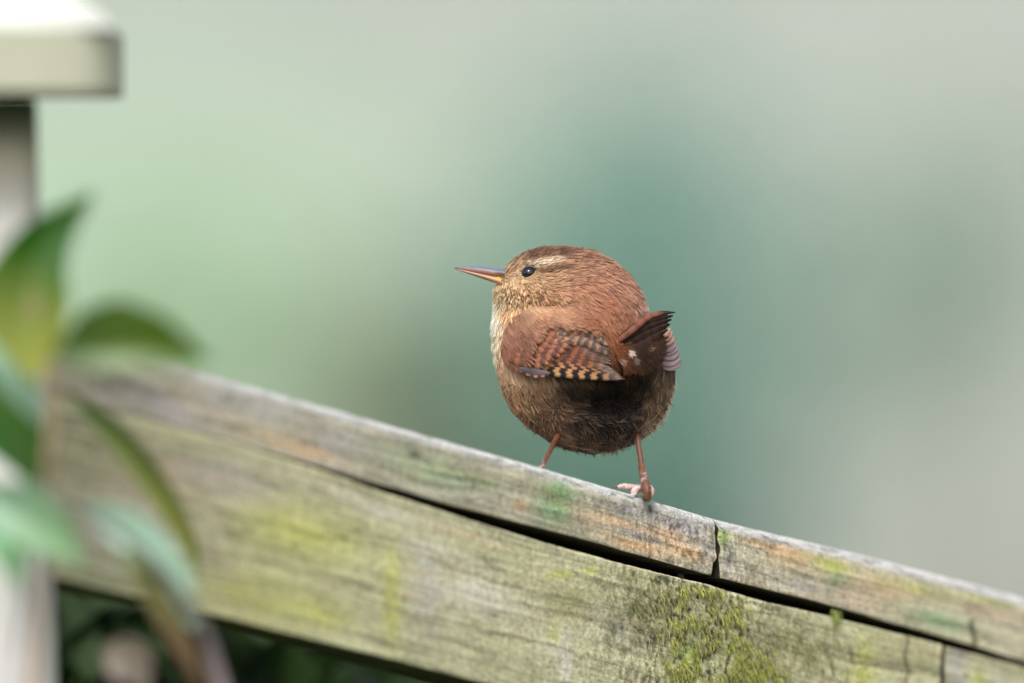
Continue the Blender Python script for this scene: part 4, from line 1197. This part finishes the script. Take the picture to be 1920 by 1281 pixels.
# ---- beak
def mandible(name, top, bot, colf, halfw, dmid):
    m = MB(); n = 40
    t = np.linspace(0, 1, n); xs_ = 852 + 96 * t
    ty = top(xs_); by_ = bot(xs_); cy = (ty + by_) / 2; hh = np.maximum((by_ - ty) / 2, .15)
    hw = np.maximum(halfw * t ** .8, .3)
    a = np.linspace(0, 2 * math.pi, 20, endpoint=False)
    px = xs_[:, None] + 0 * a; py = cy[:, None] + hh[:, None] * np.sin(a); d = dmid(t)[:, None] + hw[:, None] * np.cos(a)
    c = colf(t[:, None] + 0 * a, np.sin(a)[None] + 0 * t[:, None])
    m.grid(BP(px, py, d), c, closed=True)
    m.add(BP(px[0], py[0], d[0]).tolist(), [list(range(20))], c[0])
    return m.build(name, M_BEAK, beak)
beak_anchor = MB()
ff = float(front(950, 515))
dm = lambda t: -18 + (ff * .55 + 18) * t ** 1.2
# gape: the soft yellow skin where both halves meet the face
q = smooth_path([(932, 520), (940, 527), (947, 535)], 10)
tube(beak_anchor, BP(q[:, 0], q[:, 1], ff * .72), np.array([2, 3, 3.6, 4, 4.2, 4.2, 4, 3.6, 3, 2]) * K, 10, lin((226, 160, 62)) * GAIN)
beak = beak_anchor.build("beak", M_BEAK, wren)
btop = line((852, 502), (870, 498.5), (900, 499.5), (925, 503), (948, 505)); bmid = line((852, 503), (880, 509), (910, 515), (935, 520), (948, 523)); bbot = line((852, 504), (880, 514), (910, 524.5), (935, 533), (948, 538))
def upc(T_, S):
    blue = sstep(.15, -.35, S + .2 * T_)[..., None]
    c = lin((168, 134, 118)) * (1 - blue) + lin((92, 102, 126)) * blue
    dk = (sstep(.72, .9, T_) * sstep(-.9, .1, S) * sstep(.8, .2, S) * .8)[..., None]
    c = c * (1 - dk) + lin((72, 52, 52)) * dk
    return c * GAIN * (1 - .45 * sstep(.12, .0, T_))[..., None]
def loc_(T_, S):
    o_ = sstep(.55, .95, T_)[..., None]
    c = lin((172, 130, 112)) * (1 - o_) + lin((206, 158, 104)) * o_
    c = c * (1 - .5 * sstep(.3, .95, S) * sstep(.8, .3, T_))[..., None]
    return c * GAIN * (1 - .6 * sstep(.14, .0, T_))[..., None]
mandible("upper_mandible", btop, bmid, upc, 15, dm)
mandible("lower_mandible", line((852, 503), (880, 508.4), (910, 514.4), (935, 519.4), (948, 522.4)), bbot, loc_, 14, dm)

# ---- eye
m = MB()
ex, ey = 992.0, 513.0; ed = float(front(ex, ey)) + 5
a = np.linspace(0, math.pi, 24); b = np.linspace(0, 2 * math.pi, 36, endpoint=False)
AA, BB = np.meshgrid(a, b, indexing='ij')
m.grid(BP(ex + 13.2 * np.sin(AA) * np.cos(BB), ey + 12.0 * np.sin(AA) * np.sin(BB), ed - 12 * np.cos(AA)), (.008, .007, .009), closed=True)
eye_o = m.build("eye", M_EYE, wren)
m = MB()
b = np.linspace(0, 2 * math.pi, 49)
rim = smooth_path(BP(ex + 14.0 * np.cos(b) * (1 + .10 * np.cos(b)), ey + 12.6 * np.sin(b), ed - 3 + 0 * b), 96)
tube(m, rim, np.full(96, 1.5 * K), 8, lin((48, 50, 64)) * GAIN)
m.build("eyelid", M_LEG, eye_o)

# ---- legs and feet
def leg_cols(n, pale=0.0):
    pale = pale * .8
    base = lin((104, 66, 44)) * GAIN
    return base * (1 - pale) + lin((222, 196, 190)) * GAIN * pale + np.zeros((n, 3))
def limb(name, pts, rad, parent, pale=0.0, n=40, rings=True, mater=None):
    q = smooth_path(np.array(pts, float), n)
    r_ = np.interp(np.linspace(0, 1, n), np.linspace(0, 1, len(rad)), rad)
    if rings: r_ = r_ * (1 + .045 * np.sin(np.arange(n) * 2.1)) 
    m = MB(); c = leg_cols(n, pale)
    if rings: r_ = r_ * (1 + .30 * sstep(.6, .8, np.arange(n) / n) * (noise(np.arange(n) / 1.7, 3, len(pts), 15) - .45))
    if rings: r_ = r_ * (1 + .10 * (noise(np.arange(n) / 2.2, 0, len(name), 14) - .5))
    ii, jj = np.meshgrid(np.arange(n), np.arange(14), indexing='ij')
    c = c[:, None] * (.70 + .6 * noise(ii / 1.6, jj / 2.0, pale * 9, 4))[..., None]
    fl_ = (sstep(.60, .74, noise(ii / 1.3, jj / 1.5, pale * 7, 24)) * sstep(.45, .9, ii / n + .5 * pale))[..., None] * .75
    c = c * (1 - fl_) + lin((226, 208, 204)) * fl_
    tube(m, BP(q[:, 0], q[:, 1], q[:, 2]), r_ * K, 14, c)
    return m.build(name, mater or M_LEG, parent)
def bd_at(px, extra=0.0):                      # bird depth units of the rail front face
    return (float(fdep(px)) - BD) / K + extra
# right leg stands on the near edge
d0 = bd_at(1212)
rleg = limb("leg", [(1188, 785, -20), (1193, 803, -40), (1199, 845, -66), (1205, 885, -84), (1210, 912, d0 - 4), (1212, 928, d0 - 5)], [9, 5.6, 5.2, 5.4, 8.5, 10.5, 9], wren)
limb("toe", [(1210, 906, d0 - 6), (1213, 920, d0 - 16), (1213, 933, d0 - 15), (1210, 942, d0 - 8)][:3] + [(1213, 937, d0 - 10)], [8.5, 8.5, 8, 5], rleg, .0)
limb("toe", [(1206, 916, d0 + 6), (1193, 917, d0 + 2), (1189, 925, d0 - 8), (1188, 932, d0 - 8)], [6, 7.5, 7, 4], rleg, .75)
limb("toe", [(1200, 914, d0 + 16), (1182, 914, d0 + 12), (1168, 912, d0 + 8), (1158, 914, d0 + 6)], [5, 6.8, 5.8, 3.0], rleg, .65)
limb("toe", [(1212, 912, d0 + 8), (1219, 916, d0 + 6), (1222, 924, d0 + 2), (1220, 932, d0 - 4)], [5, 6.5, 6, 3], rleg, .5)
m = MB(); q = smooth_path([(1158, 914, d0 + 6), (1150, 914, d0 + 6), (1143, 918, d0 + 8)], 10)
tube(m, BP(q[:, 0], q[:, 1], q[:, 2]), np.linspace(2.6, .4, 10) * K, 8, lin((90, 76, 72)) * GAIN); m.build("claw", M_BEAK, rleg)
# left leg reaches the far edge of the rail, its foot hidden behind the edge
d1 = bd_at(1016) + 60
lleg = limb("leg", [(1058, 800, -20), (1043, 822, d1 * .3), (1029, 850, d1 * .6), (1016, 876, d1), (1011, 888, d1 + 6)], [8, 5.0, 4.6, 5.2, 8], wren)
for (tx, tdv) in ((-26, 2), (-14, 30), (16, 26), (4, -18)):
    limb("toe", [(1012, 884, d1 + 4), (1012 + tx * .6, 883 + tx * .12, d1 + 4 + tdv * .6), (1012 + tx, 886 + tx * .27, d1 + 4 + tdv)], [6, 6, 3], lleg, .4, n=16)
